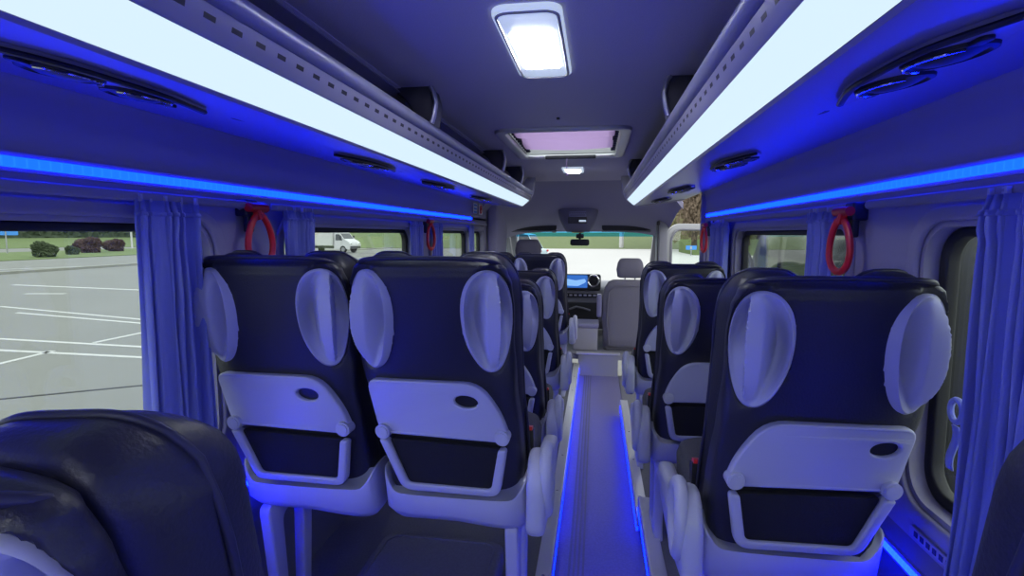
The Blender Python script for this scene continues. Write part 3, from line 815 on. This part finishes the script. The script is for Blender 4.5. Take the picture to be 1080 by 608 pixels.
# cab side walls
m = MB(); m.plate([(5.12, -.15), (7.1, -.15), (7.1, .65), (6.62, 1.26), (6.3, 1.40), (5.12, 1.72)], [rpoly([(5.78, .68), (6.85, .70), (6.55, 1.18), (5.78, 1.22)], .05)], .05, lambda a, b, c: (XL-.02+c, a, b), 0); struct(m, 'wall_cab', 'cabgrey')
m = MB(); m.plate(rpoly([(5.78, .68), (6.85, .70), (6.55, 1.18), (5.78, 1.22)], .05), [], .005, lambda a, b, c: (XL-.03+c, a, b)); struct(m, 'window_8', 'glass', smooth=False)
m = MB(); m.plate(rpoly([(5.10, -.1), (5.62, -.1), (5.72, 1.30), (5.30, 1.62), (5.14, 1.5)], .04), [], .10, lambda a, b, c: (XL+.06+c, a, b), .02); struct(m, 'pillar_left', 'cabliner')
# right B pillar with a seat belt, roof side above the door opening
m = MB(); m.plate(rpoly([(5.70, -.2), (6.0, -.2), (5.98, 1.5), (5.82, 1.62), (5.72, 1.5)], .03), [], .10, lambda a, b, c: (.675+c, a, b), .02); struct(m, 'pillar_right', 'cabgrey')
m = MB(); m.plate([(3.84, 1.62), (5.75, 1.62), (6.3, 1.36), (6.6, 1.25), (6.6, 1.6), (5.7, 1.8), (3.84, 1.8)], [], .06, lambda a, b, c: (XR+.03+c, a, b)); struct(m, 'wall_cab_header', 'cabgrey')
r = empty('seat_belt', (.62, 5.80, 1.33), 'grey cab seat belt hanging on the pillar by the open door', 'seat belt')
m = MB(); m.grid(lambda u, v: ((u-.5)*.012, -.115+(u-.5)*.045, -.75*v), 2, 16); m.build('webbing', 'cabdark', r, solid=.003)
m = MB(); m.box((0, -.11, 0), (.03, .06, .04)); m.build('guide', 'black', r, bevel=.008)
# A pillars
for x, nm in ((XL+.06, 'pillar_windscreen_left'), (XR-.04, 'pillar_windscreen_right')):
    m = MB(); m.loft([[(x+sx*.035, y+sy*.05, z) for sx, sy in ((-1, -1), (1, -1), (1, 1), (-1, 1))] for y, z in ((6.42, 1.30), (6.75, .95), (7.12, .55))]); struct(m, nm, 'cabgrey')
# windscreen
e = empty('window_9', (XC, 6.46, 1.245), kind='structure')
w = .86
m = MB(); m.loft([[(-w, 0, 0), (w, 0, 0), (w, .006, 0), (-w, .006, 0)], [(-w, .055, -.055), (w, .055, -.055), (w, .061, -.055), (-w, .061, -.055)]]); m.build('sun_band', 'band', e, smooth=False)
m = MB(); m.loft([[(-w, .055, -.055), (w, .055, -.055), (w, .061, -.055), (-w, .061, -.055)], [(-w, .68, -.68), (w, .68, -.68), (w, .686, -.68), (-w, .686, -.68)]]); m.build('windscreen_pane', 'wglass', e, smooth=False)
# sun visors
for label, x0, x1 in (('dark folded sun visor over the driver side of the windscreen', -.97, -.45), ('dark folded sun visor over the passenger side of the windscreen', .06, .60)):
    r = empty('sun_visor', ((x0+x1)/2, 6.22, 1.27), label, 'sun visor', 'sun visors'); L = (x1-x0)/2
    m = MB(); m.plate(rrect(-L, L, -.012, .15, .03), [], .025, lambda a, b, c: (a, -b*.35+c, b), .008); m.build('flap', 'cabdark', r)
    m = MB(); m.tube([(-L, .0, -.018), (L, .0, -.018)], .010, 8); m.cyl((L-.05, 0, -.018), (L-.01, 0, -.018), .016, 12); m.build('hinge_rod', 'cabgrey', r)
# overhead console + mirror
r = empty('overhead_console', (-.19, 5.75, 1.36), 'dark overhead console bulging from the cab roof above the mirror', 'console')
m = MB(); rings = []
for t in range(9):
    v = t/8; hw = .21-.09*v**2; z = .14-.26*v; y = -.02-.10*math.sin(PI*v*.8)+.12*v
    rings.append([(hw*math.copysign(abs(math.cos(a))**.6, math.cos(a)), y+.12*math.copysign(abs(math.sin(a))**.6, math.sin(a)), z) for a in [k*2*PI/32 for k in range(32)]])
m.loft(rings); m.build('shell', 'console', r)
m = MB(); m.plate(rrect(-.095, .095, -.035, .03, .01), [], .012, lambda a, b, c: (a, -.235+c, b+.0), .003); m.build('display_recess', 'cabdark', r)
m = MB(); m.plate(rrect(.015, .085, -.018, .0, .005), [], .01, lambda a, b, c: (a, -.243+c, b), .002); m.build('lit_button', 'lens', r)
m = MB(); m.plate(rrect(-.085, .085, .035, .085, .005), [], .01, lambda a, b, c: (a, -.215+c, b), .002); m.build('label_plate', 'rackpanel', r)
m = MB()
for k in range(9): m.box((-.075+.019*k, -.2215, .070), (.011, .002, .010))
m.box((0, -.2215, .050), (.15, .002, .006)); m.build('label_mark', 'cabdark', r)
m = MB(); m.box((0, -.09, -.123), (.12, .05, .008)); m.build('amber_lamp', 'ochre', r, bevel=.003)
r = empty('rear_view_mirror', (-.19, 6.36, 1.12), 'black rear-view mirror hanging at the top of the windscreen', 'mirror')
m = MB(); m.plate(rrect(-.11, .11, -.035, .04, .025), [], .04, lambda a, b, c: (a, c, b), .01); m.build('housing', 'black', r)
m = MB(); m.tube([(0, .02, .03), (0, .05, .08), (0, .10, .125)], .014, 10); m.build('stalk', 'black', r)
m = MB(); m.box((0, .05, .075), (.09, .05, .05)); m.build('sensor_box', 'cabdark', r, bevel=.01)

# dashboard
r = empty('dashboard', (XC, 6.7, .0), 'dark dashboard below the windscreen with a lit centre screen', 'dashboard')
m = MB()
prof = rpoly([(-.05, .05), (-.30, .18), (-.34, .34), (-.36, .50), (-.33, .60), (-.10, .655), (.42, .62), (.45, .05)], [.05, .05, .03, .03, .06, .1, .03, .02], 4)
m.loft([[(x, y, z) for y, z in prof] for x in (-.86, -.5, 0, .5, .86)]); m.build('body', 'cabgrey', r)
m = MB(); m.plate(rrect(-.20, .24, -.10, .09, .03), [], .05, lambda a, b, c: (a-.02, -.36+c, b+.665), .012); sp_ = m.build('screen_housing', 'cabdark', r)
m = MB(); m.plate(rrect(-.185, .085, -.075, .072, .008), [], .008, lambda a, b, c: (a-.02, -.388+c, b+.672)); s2 = m.build('screen', 'screen', sp_)
m = MB(); m.plate(rpoly([(-.17, -.05), (-.02, -.055), (.07, -.01), (.06, .03), (-.05, .01), (-.16, .03)], .02), [], .004, lambda a, b, c: (a-.02, -.394+c, b+.672)); m.build('screen_map', 'screenlit', s2)
for q, rr in ((.062, .012), (.045, .004)):
    m = MB(); m.tube([(.155-.02+q*math.cos(k*2*PI/28), -.392, .68+q*math.sin(k*2*PI/28)) for k in range(28)], rr, 8, True); m.build('air_outlet', 'chrome' if q > .05 else 'black', sp_)
m = MB()
for k in range(6): m.tube([(.135, -.390, .68), (.135+.05*math.cos(k*PI/3), -.390, .68+.05*math.sin(k*PI/3))], .004, 6)
m.build('outlet_blade', 'black', sp_)
m = MB(); m.loft([[(x, -.15+.12*math.cos(a), .645+.09*math.sin(a)*(1-abs((x+.02)/.16)**3*.4)) for a in [k*PI/10 for k in range(11)]] for x in (-.16, -.08, 0, .08, .14)]); m.build('cowl', 'cabgrey', r)
m = MB(); m.plate(rrect(-.21, .25, -.05, .0, .01), [], .03, lambda a, b, c: (a-.02, -.362+c, b+.53), .004); cl = m.build('control_row', 'cabdark', r)
m = MB()
for k in range(7): m.box((-.18+.055*k, -.382, .508), (.034, .008, .02))
m.build('switch', 'metal', cl, bevel=.003)
m = MB(); m.plate(rrect(-.20, .22, .22, .42, .03), [], .02, lambda a, b, c: (a-.02, -.345+c, b), .004); m.build('storage_recess', 'cabdark', r)
m = MB(); m.tube([(-.14, -.37, .34), (-.06, -.40, .375), (.02, -.40, .36), (.10, -.37, .33)], .012, 8); m.build('cable_tray', 'cabgrey', r)
r = empty('steering_wheel', (-.66, 6.02, .72), 'black steering wheel in front of the driver seat', 'steering wheel')
def W(a, b, c): return (a, b*.45-c*.9*0-c, b*.89)
m = MB(); m.tube([W(.2*math.cos(k*2*PI/36), .2*math.sin(k*2*PI/36), 0) for k in range(36)], .016, 10, True); m.build('rim', 'black', r)
m = MB()
for a in (0, PI, PI*1.5): m.tube([W(0, 0, -.02), W(.19*math.cos(a), .19*math.sin(a), 0)], .018, 8)
m.ball(W(0, 0, -.02), .07, 10, (1, .5, 1)); m.build('spokes_and_hub', 'black', r)
m = MB(); m.cyl(W(0, 0, -.03), (0, .32, -.18), .04, 14); m.build('column_tube', 'black', r)

def cab_seat(label, x, y, dz, arm):
    r = empty('cab_seat', (x, y, 0), label, 'seat', 'grey cab seats')
    m = MB(); rings = []
    for z, w_, t in ((.04, .19, .05), (.06, .235, .07), (.15, .262, .075), (.40, .275, .075), (.58, .272, .07), (.68, .25, .06), (.735, .215, .05), (.755, .17, .025)):
        rings.append([(w_*math.copysign(abs(math.cos(a))**.55, math.cos(a)), -z*.12+.08+t*math.copysign(abs(math.sin(a))**.6, math.sin(a)), z+dz) for a in [k*2*PI/40 for k in range(40)]])
    m.loft(rings); b = m.build('backrest', 'cabfabric', r, ang=60)
    m = MB(); m.tube([(w2, -z2*.12+.08-.074, z2+dz) for w2, z2 in ((-.20, .08), (-.225, .35), (-.21, .62), (-.15, .70), (.15, .70), (.21, .62), (.225, .35), (.20, .08))], .005, 6); m.build('seam', 'cabfabric', b)
    m = MB(); rings = []
    for z, w_, t in ((.775, .10, .03), (.785, .125, .045), (.86, .138, .05), (.93, .125, .048), (.965, .105, .035), (.975, .08, .015)):
        rings.append([(w_*math.copysign(abs(math.cos(a))**.5, math.cos(a)), -.01+t*math.copysign(abs(math.sin(a))**.6, math.sin(a)), z+dz) for a in [k*2*PI/32 for k in range(32)]])
    m.loft(rings); h = m.build('headrest', 'cabfabric', r, ang=60)
    m = MB()
    for q in (-.05, .05): m.cyl((q, -.01, .70+dz), (q, -.01, .80+dz), .007, 10)
    m.build('headrest_post', 'chrome', h)
    m = MB(); m.plate(rrect(-.26, .26, .06, .56, .06), [], .13, lambda a, b_, c: (a, b_, .06+dz+c), .03); m.build('seat_cushion', 'cabfabric', r)
    m = MB(); m.box((0, .30, (dz-.02)/2), (.42, .42, max(.03, dz+.02))); m.build('pedestal', 'cabdark', r, bevel=.01)
    if arm:
        m = MB(); m.plate(rpoly([(-.02, .36), (.06, .36), (.07, .60), (-.03, .60)], .03), [], .05, lambda a, b_, c: (-.305+c, a, b_+dz), .015); m.build('armrest', 'rackpanel', r)
    return r
cab_seat('grey cloth cab passenger seat seen from behind beyond the aisle', .345, 5.62, .0, True)
cab_seat('driver seat with only its dark headrest showing against the windscreen', -.70, 5.62, .19, False)
r = empty('storage_box', (-.10, 5.80, 0), 'grey lidded box on the cab floor between the front seats', 'box')
m = MB(); m.plate(rrect(-.13, .13, -.16, .16, .02), [], .24, lambda a, b, c: (a, b, .121+c), .01); m.build('box_body', 'rackgrey', r)
m = MB(); m.plate(rrect(-.14, .14, -.17, .17, .025), [], .045, lambda a, b, c: (a, b, .262+c), .012); m.build('lid', 'rackpanel', r)

# open front passenger door outside
r = empty('open_cab_door', (.80, 6.48, -.45), 'open front passenger door with a pale curved window frame', 'vehicle door', rz=.18)
out_ = rpoly([(0, 0), (1.05, 0), (1.05, 1.35), (.75, 1.78), (.10, 1.79), (0, 1.70)], [.05, .05, .2, .15, .18, .1], 8)
hol = rpoly([(.06, 1.22), (.98, 1.22), (.97, 1.36), (.70, 1.70), (.12, 1.71), (.06, 1.62)], [.04, .04, .15, .12, .15, .08], 8)
m = MB(); m.plate(out_, [hol], .06, lambda a, b, c: (a, c, b), .012); m.build('door_panel', 'silver', r)
m = MB(); m.plate(hol, [], .006, lambda a, b, c: (a, c, b)); m.build('door_glass', 'glass', r, smooth=False)
m = MB(); m.tube([(a, -.03, b) for a, b in rpoly([(.05, 1.21), (.99, 1.21), (.98, 1.37), (.71, 1.715), (.11, 1.725), (.05, 1.63)], [.04, .04, .15, .12, .15, .08], 8)], .014, 8, True); m.build('window_seal', 'cabgrey', r)
m = MB(); m.plate(rpoly([(.08, .2), (.95, .2), (.95, 1.1), (.08, 1.15)], .08), [], .03, lambda a, b, c: (a, -.045+c, b), .01); m.build('door_lining', 'cabgrey', r)

# ------------------------------------------------------------------ outside
GZ = -.9
def flat(name, pts, z, m_, kind='structure'):
    b = MB(); b.loft([[(x, y, zz) for x, y in pts] for zz in (z-.02, z)]); return struct(b, name, m_, smooth=False) if kind == 'structure' else tag(b.build(name, m_, smooth=False), kind=kind)
flat('ground_asphalt', [(-300, -150), (200, -150), (200, 300), (-300, 300)], GZ, 'asphalt')
flat('ground_concrete', [(-6, 22), (90, 22), (90, 78), (-14, 78)], GZ+.02, 'concrete')
def line(a, b, w=.12, m_='paint'):
    a = Vector((*a, 0)); b = Vector((*b, 0)); t = (b-a).normalized(); n = Vector((-t.y, t.x, 0))*w/2
    return [(a-n)[:2], (a+n)[:2], (b+n)[:2], (b-n)[:2]]
k = 0
lines = [((-13.2, 9.15), (-5.5, 8.6)), ((-12.2, 8.2), (-5.2, 7.95)), ((-9.6, 7.2), (-9.7, 8.25)), ((-14, 5.4), (-9.6, 7.25)), ((-9.65, 9.0), (-9.6, 10.4)), ((-17.2, 13.2), (-9.5, 11.3)), ((-15.4, 12.2), (-9.8, 11.0)), ((-24, 19), (-14, 17.5)), ((-20, 16.2), (-18.6, 16.4)), ((-36, 26), (-33, 31))]
for a, b in lines:
    k += 1; o = flat('road_marking_%d' % k, line(a, b, .11 if k < 8 else .2), GZ+.012, 'paint')
o = flat('road_marking_tar_seam', line((-9.5, 4.4), (-4.5, 7.7), .05), GZ+.008, 'tar')
# kerb and grass on the left
b = MB(); b.box((-31, 35, GZ+.07), (.5, 90, .14)); struct(b, 'ground_kerb', 'stone')
def bank(name, x0, x1, z1, y0, y1):
    b = MB(); b.loft([[(x0, y, GZ+.0), (x0, y, GZ+.05), (x1, y, z1), (x1, y, GZ)] for y in (y0, y1)]); return tag(b.build(name, 'grass', smooth=False), kind='stuff')
bank('grass_verge', -46, -60, GZ+.25, -20, 190)
bank('grass_bank', -84, -112, .4, -40, 150)
b = MB(); b.loft([[(x, 78, GZ), (x, 78, GZ+.05), (x, 120, 1.6), (x, 120, GZ)] for x in (-84, 90)]); tag(b.build('grass_slope', 'grass', smooth=False), kind='stuff')
b = MB(); b.loft([[(x, 56, GZ), (x, 56, GZ+.05), (x, 66, .6), (x, 66, GZ)] for x in (9.6, 60)]); tag(b.build('grass_hillside', 'grass', smooth=False), kind='stuff')
rb = random.Random(5); b = MB()
b.grid(lambda u, v: (8.4+50*u, 66.5+26*v+rb.uniform(-.5, .5), .3+19*v+rb.uniform(-.55, .55)), 120, 70); tag(b.build('scrub_foliage', 'scrub', smooth=False), kind='stuff')

rb = random.Random(8); b = MB()
b.grid(lambda u, v: (-112.6-2*v+rb.uniform(-.4, .4), -10+165*u, GZ+5.2*v+rb.uniform(-.4, .5)), 260, 10); tag(b.build('hedge_foliage', 'leaf', smooth=False), kind='stuff')
b = MB()
b.grid(lambda u, v: (-108+88*u, 156+2*v+rb.uniform(-.4, .4), GZ+5.2*v+rb.uniform(-.4, .5)), 150, 10); tag(b.build('hedge_foliage', 'leaf', smooth=False), kind='stuff')

def crown_mesh(seed, m_, n=7, leafy=1.):
    rnd = random.Random(seed); bm = bmesh.new()
    for k in range(n):
        a = rnd.uniform(0, 2*PI); rr = rnd.uniform(.1, .55); c = Vector((rr*math.cos(a), rr*math.sin(a), rnd.uniform(-.35, .45))) if k else Vector((0, 0, 0))
        g = bmesh.ops.create_icosphere(bm, subdivisions=4, radius=rnd.uniform(.38, .6), matrix=Matrix.Translation(c))
    for v in bm.verts: v.co *= 1+rnd.uniform(-.16, .16)*leafy
    me = bpy.data.meshes.new('crown'); bm.to_mesh(me); bm.free(); me.materials.append(M[m_]); return me
def leafy_mesh(seed, m_, n=3600):
    rnd = random.Random(seed); m = MB()
    for k in range(n):
        d = Vector((rnd.gauss(0, 1), rnd.gauss(0, 1), rnd.gauss(0, 1))).normalized()*(rnd.random()**.45)*(.8+.25*math.sin(seed+k%9))
        s_ = rnd.uniform(.035, .075); R = Matrix.Rotation(rnd.uniform(0, 6), 3, 'X') @ Matrix.Rotation(rnd.uniform(0, 6), 3, 'Y')
        m.add([d+R @ Vector(v) for v in ((-s_, 0, 0), (0, -s_*.5, .01), (s_, 0, 0), (0, s_*.5, .01))], [(0, 1, 2, 3)])
    me = m.mesh('crown', m_, smooth=False, merge=False); return me
CR = [crown_mesh(i, 'leaf') for i in range(3)]; CR2 = [leafy_mesh(9+i, 'leaf2') for i in range(2)]; CR3 = [leafy_mesh(20, 'leaf3')]
TR = MB().loft([[(r_*math.cos(a*PI/5), r_*math.sin(a*PI/5), z) for a in range(10)] for z, r_ in ((0, .32), (.3, .24), (1, .16))]).mesh('trunk', 'trunk')
def tree(label, x, y, z, h, w, me, grp):
    r = empty('tree', (x, y, z), label, 'tree', grp, rz=random.uniform(0, 6))
    t = link_copy(TR, 'trunk', r); t.scale = (1, 1, h*.5)
    c = link_copy(me, 'crown', r, (0, 0, h*.58)); c.scale = (w, w, h*.52)
i = 0
for y in range(10, 150, 15):
    i += 1; tree('dark tree in the row beyond the parking lot, seen through the left windows', -121+random.uniform(-1, 1), y, GZ, random.uniform(9, 13), random.uniform(6., 6.7), CR[i % 3], 'dark trees beyond the parking lot')
for x in range(-96, -20, 15):
    i += 1; tree('dark tree in the row behind the white truck', x, 165+random.uniform(-2, 2), GZ, random.uniform(9, 13), random.uniform(6, 6.7), CR[i % 3], 'dark trees behind the truck')
for label, x, y, h, w, me in (('bare brown leafy tree on the hillside seen through the open side door', 10.3, 60, 8.5, 2.3, CR3[0]), ('olive green tree on the hillside beside the brown one', 16.2, 62, 7.5, 2.6, CR2[0]), ('olive tree high up the hillside beyond the open side door', 22.5, 61, 8.0, 2.6, CR2[1])):
    tree(label, x, y, -.1, h, w, me, 'hillside trees by the open door')
# bushes on the verge
BU = crown_mesh(31, 'bush', 6); BR = crown_mesh(32, 'bushred', 6)
for label, x, y, s_, me in (('low dark green round bush on the verge, leftmost in the window', -48.6, 41.2, 1.25, BU), ('small pale bush on the verge between darker bushes', -51, 46, .8, BU), ('broad reddish bush on the verge by the blue curtain', -53.5, 50.4, 1.5, BR), ('reddish bush on the verge nearest the blue curtain', -54.6, 54.6, 1.3, BR)):
    r = link_copy(me, 'bush', None, (x, y, GZ+.1+s_*.5)); r.scale = (s_, s_, s_*.75); tag(r, label, 'bush', 'bushes on the verge')
# road sign and posts
r = empty('road_sign', (-58, 45.6, GZ), 'blue road sign on a post beyond the verge', 'sign')
m = MB(); m.cyl((0, 0, 0), (0, 0, 3.0), .06, 8); m.build('post', 'silver', r)
m = MB(); m.plate(rrect(-.9, .9, 2.0, 3.0, .1), [], .06, lambda a, b, c: (a*.6, a*.8, b) if False else (-a*.61+c*.79, a*.79*-1+c*.61, b)); m.build('sign_panel', 'signblue', r)
def post(label, x, y, h, rad):
    r = empty('lamp_post', (x, y, GZ), label, 'post', 'posts across the road')
    m = MB(); m.cyl((0, 0, 0), (0, 0, h), rad, 10, rad*.7); m.build('pole', 'white', r)
    m = MB(); m.box((.4, 0, h), (1.0, .25, .12)); m.build('lamp_head', 'white', r, bevel=.03)
post('pale lamp post on the far verge at the left window', -62, 64.5, 8, .12)
post('white post on the grass beyond the windscreen', 3.6, 80, 7, .35)
r = empty('information_sign', (9.1, 54.5, GZ), 'small blue and white sign by the grass beyond the open door', 'sign')
m = MB(); m.cyl((0, 0, 0), (0, 0, .6), .05, 8); m.build('post', 'silver', r)
m = MB(); m.plate(rrect(-.5, .5, .6, 1.0, .05), [], .06, lambda a, b, c: (a, c, b)); p_ = m.build('sign_panel', 'signblue', r)
m = MB(); m.plate(rrect(-.12, .05, .66, .94, .02), [], .02, lambda a, b, c: (a, -.05+c, b)); m.build('sign_mark', 'paint', p_)

# vehicles
def wheel(parent, x, y, r_, w, side):
    m = MB(); n = 28
    m.loft([[(x+side*t, y+q*math.cos(k*2*PI/n), r_+q*math.sin(k*2*PI/n)) for k in range(n)] for q, t in ((r_*.6, -w), (r_*.97, -w), (r_, -w*.8), (r_, -.02), (r_*.95, 0), (r_*.66, .0), (r_*.62, -.03))]); o = m.build('wheel', 'tyre', parent)
    m = MB(); m.loft([[(x+side*t, y+q*math.cos(k*2*PI/n), r_+q*math.sin(k*2*PI/n)) for k in range(n)] for q, t in ((r_*.62, -.06), (r_*.6, -.02), (r_*.25, -.02), (r_*.2, .0), (.01, .0))]); m.build('hub_cap', 'silver', o)
def car(label, x, y, rz, paint, Hh=1.45, Lh=2.15, grp=None):
    r = empty('parked_car', (x, y, GZ), label, 'car', grp, rz=rz)
    # side profile swept across with tumblehome: local +y forward
    low = [(-Lh, .35), (-Lh, .75), (-Lh+.1, .92), (-1.3, .98), (1.0, .95), (1.9, .80), (Lh, .62), (Lh, .30)]
    low = rpoly(low, [.05, .1, .1, .3, .3, .3, .1, .08], 4)
    m = MB(); m.loft([[(px, py*(1-.05*e), pz) for py, pz in low] for px, e in ((-.86, 1), (-.80, .3), (0, 0), (.80, .3), (.86, 1))]); m.build('body', paint, r)
    gh = rpoly([(-1.85, .93), (-1.25, Hh-.05), (-.7, Hh), (.1, Hh-.02), (1.15, .93)], [.05, .25, .2, .25, .05], 4)
    m = MB(); m.loft([[(px*(1-.22*max(0, (pz-.93)/(Hh-.93))), py, pz) for py, pz in gh] for px in (-.80, .80)]); g = m.build('glasshouse', 'carglass', r)
    rf = rpoly([(-1.27, Hh-.07), (-.7, Hh+.012), (.1, Hh-.005), (.42, Hh-.14), (.35, Hh-.17), (.05, Hh-.05), (-.7, Hh-.035), (-1.2, Hh-.11)], .08, 3)
    m = MB(); m.loft([[(px, py, pz) for py, pz in rf] for px in (-.65, .65)]); m.build('roof', paint, r)
    m = MB()
    for q in (-1, 1):
        for a, b in (((-.35, .93), (-.32, Hh-.02)), ((-1.85, .93), (-1.2, Hh-.08)), ((1.15, .93), (.38, Hh-.14))): m.tube([(q*.80, a[0], a[1]), (q*.635, b[0], b[1])], .035, 6)
    m.build('pillars', paint, g)
    for sx in (-1, 1):
        for yy in (-1.35, 1.35): wheel(r, sx*.87, yy, .32, .2, sx)
    for sx in (-1, 1):
        m = MB(); m.box((sx*.68, -Lh-.01, .78), (.30, .06, .16)); m.build('tail_lamp', 'lamp_red', r, bevel=.03)
        m = MB(); m.box((sx*.66, Lh-.06, .66), (.32, .08, .14)); m.build('headlamp', 'chrome', r, bevel=.03)
        m = MB(); m.ball((sx*.93, .75, 1.0), .09, 8, (1., .6, .8)); m.build('wing_mirror', paint, r)
    return r
car('pale blue car parked beyond the windscreen above the driver headrest', -6.3, 44, 1.25, 'carblue', 2.15, 2.3)
car('silver car parked outside the near right window', 6.4, 9.3, .25, 'silver')
car('grey car parked further along outside the near right window', 9.6, 14.2, .25, 'silver')
# dark van parked alongside
r = empty('parked_van', (3.15, 6.6, GZ), 'dark van parked close outside the right windows', 'van')
prof = rpoly([(-2.4, .35), (-2.45, 2.3), (-2.2, 2.45), (1.2, 2.42), (1.9, 1.5), (2.5, 1.25), (2.55, .35)], [.1, .2, .2, .3, .2, .2, .1], 5)
m = MB(); m.loft([[(px*(1-.08*max(0, pz-1.2)), py, pz) for py, pz in prof] for px in (-.95, 0, .95)]); m.build('body', 'vandark', r)
for y0, y1 in ((-2.0, -.9), (-.7, .35), (.5, 1.35)):
    m = MB(); m.plate(rpoly([(y0, 1.35), (y1, 1.35), (y1-.05, 2.1), (y0+.05, 2.1)], .08), [], .02, lambda a, b, c: (-.95*(1-.08*(b-1.2))-.008+c, a, b)); m.build('side_window', 'carglass', r)
for sx in (-1, 1):
    for yy in (-1.5, 1.6): wheel(r, sx*.96, yy, .34, .22, sx)
m = MB(); m.ball((-1.08, 1.35, 1.4), .14, 8, (.8, .6, 1.1)); m.build('wing_mirror', 'vandark', r)
for sx in (-1, 1):
    m = MB(); m.box((sx*.85, -2.44, 1.2), (.14, .06, .6)); m.build('tail_lamp', 'lamp_red', r, bevel=.03)

# white box truck, its nose pointing right
tv = Vector((9.2, -1.9, 0)).normalized()
r = empty('box_truck', (-30.0, 58.6, GZ), 'white box truck with an ochre swoosh parked far across the lot', 'truck', rz=math.atan2(-tv.x, tv.y))
def TX(m): return m
m = MB(); m.box((0, -1.6, 1.95), (2.3, 4.9, 2.3)); m.build('cargo_box', 'white', r, bevel=.04)
m = MB(); m.plate(rpoly([(-3.6, 1.3), (-2.2, 1.6), (-.9, 2.3), (-.1, 2.85), (-1.2, 2.15), (-2.4, 1.75), (-3.6, 1.9), (-3.9, 1.6)], .2), [], .03, lambda a, b, c: (1.16+c, a, b)); m.build('swoosh_graphic', 'ochre', r)
cabp = rpoly([(.95, .45), (.95, 2.25), (1.6, 2.3), (2.25, 1.55), (2.95, 1.25), (3.1, .95), (3.1, .45)], [.05, .12, .25, .2, .2, .1, .1], 5)
m = MB(); m.loft([[(px*(1-.1*max(0, pz-1.2)), py, pz) for py, pz in cabp] for px in (-1., -.9, 0, .9, 1.)]); m.build('cab', 'white', r)
m = MB(); m.plate(rpoly([(1.15, 1.4), (2.1, 1.4), (1.65, 2.1), (1.15, 2.1)], .08), [], .02, lambda a, b, c: (1.0-.1*(b-1.2)+c, a, b)); m.build('side_window', 'carglass', r)
m = MB(); m.add([(-.85, 2.26, 1.58), (.85, 2.26, 1.58), (.78, 1.72, 2.2), (-.78, 1.72, 2.2), (-.85, 2.22, 1.55), (.85, 2.22, 1.55), (.78, 1.66, 2.18), (-.78, 1.66, 2.18)], [(0, 1, 2, 3), (4, 7, 6, 5), (0, 4, 5, 1), (1, 5, 6, 2), (2, 6, 7, 3), (3, 7, 4, 0)]); m.build('windscreen', 'carglass', r)
m = MB(); m.box((0, -1.2, .62), (1.7, 5.6, .22)); m.build('chassis', 'black', r)
m = MB(); m.box((0, 3.08, .62), (1.9, .12, .3)); m.build('bumper', 'cabdark', r, bevel=.04)
for sx in (-1, 1):
    for yy in (-2.4, 2.15): wheel(r, sx*1.02, yy, .40, .24, sx)
    m = MB(); m.box((sx*.75, 3.02, 1.02), (.35, .14, .2)); m.build('headlamp', 'chrome', r, bevel=.04)
    m = MB(); m.box((sx*1.2, 2.0, 1.75), (.2, .12, .4)); m.build('wing_mirror', 'black', r, bevel=.04)

# ------------------------------------------------------------------ world, lamps, camera
w = bpy.data.worlds.new('World'); sc.world = w; w.use_nodes = True
nt = w.node_tree; bg = nt.nodes['Background']
tc = nt.nodes.new('ShaderNodeTexCoord'); sx = nt.nodes.new('ShaderNodeSeparateXYZ'); nt.links.new(tc.outputs['Generated'], sx.inputs[0])
cr = nt.nodes.new('ShaderNodeValToRGB'); cr.color_ramp.elements[0].position = 0; cr.color_ramp.elements[0].color = (.86, .92, .95, 1); cr.color_ramp.elements[1].position = .8; cr.color_ramp.elements[1].color = (.95, .98, 1, 1)
nt.links.new(sx.outputs['Z'], cr.inputs[0]); nt.links.new(cr.outputs[0], bg.inputs[0]); bg.inputs[1].default_value = 2.4

def lamp(name, kind, loc, col, e, rot=(0, 0, 0), size=None, sy=None):
    l = bpy.data.lights.new(name, kind); l.color = col; l.energy = e
    if kind == 'AREA':
        l.shape = 'RECTANGLE'; l.size = size; l.size_y = sy
    o = bpy.data.objects.new(name, l); C.objects.link(o); o.location = loc; o.rotation_euler = rot; return o

cam = bpy.data.cameras.new('Camera'); co = bpy.data.objects.new('Camera', cam); C.objects.link(co); sc.camera = co
f_ = 570.; pit = math.atan(.1); yaw = math.atan(89*math.cos(pit)/f_)
cam.sensor_width = 36; cam.lens = 36*f_/1080; cam.clip_start = .02; cam.clip_end = 600
co.location = (0, 0, 1.22); co.rotation_euler = (PI/2-pit, 0, yaw)

vs = sc.view_settings; vs.view_transform = 'Standard'; vs.look = 'None'; vs.gamma = 1; vs.exposure = 0; vs.use_curve_mapping = False
sc.cycles.max_bounces = 8; sc.cycles.diffuse_bounces = 4; sc.cycles.glossy_bounces = 4; sc.cycles.transparent_max_bounces = 16; sc.cycles.transmission_bounces = 6
sc.cycles.use_denoising = True; sc.cycles.sample_clamp_indirect = 4.
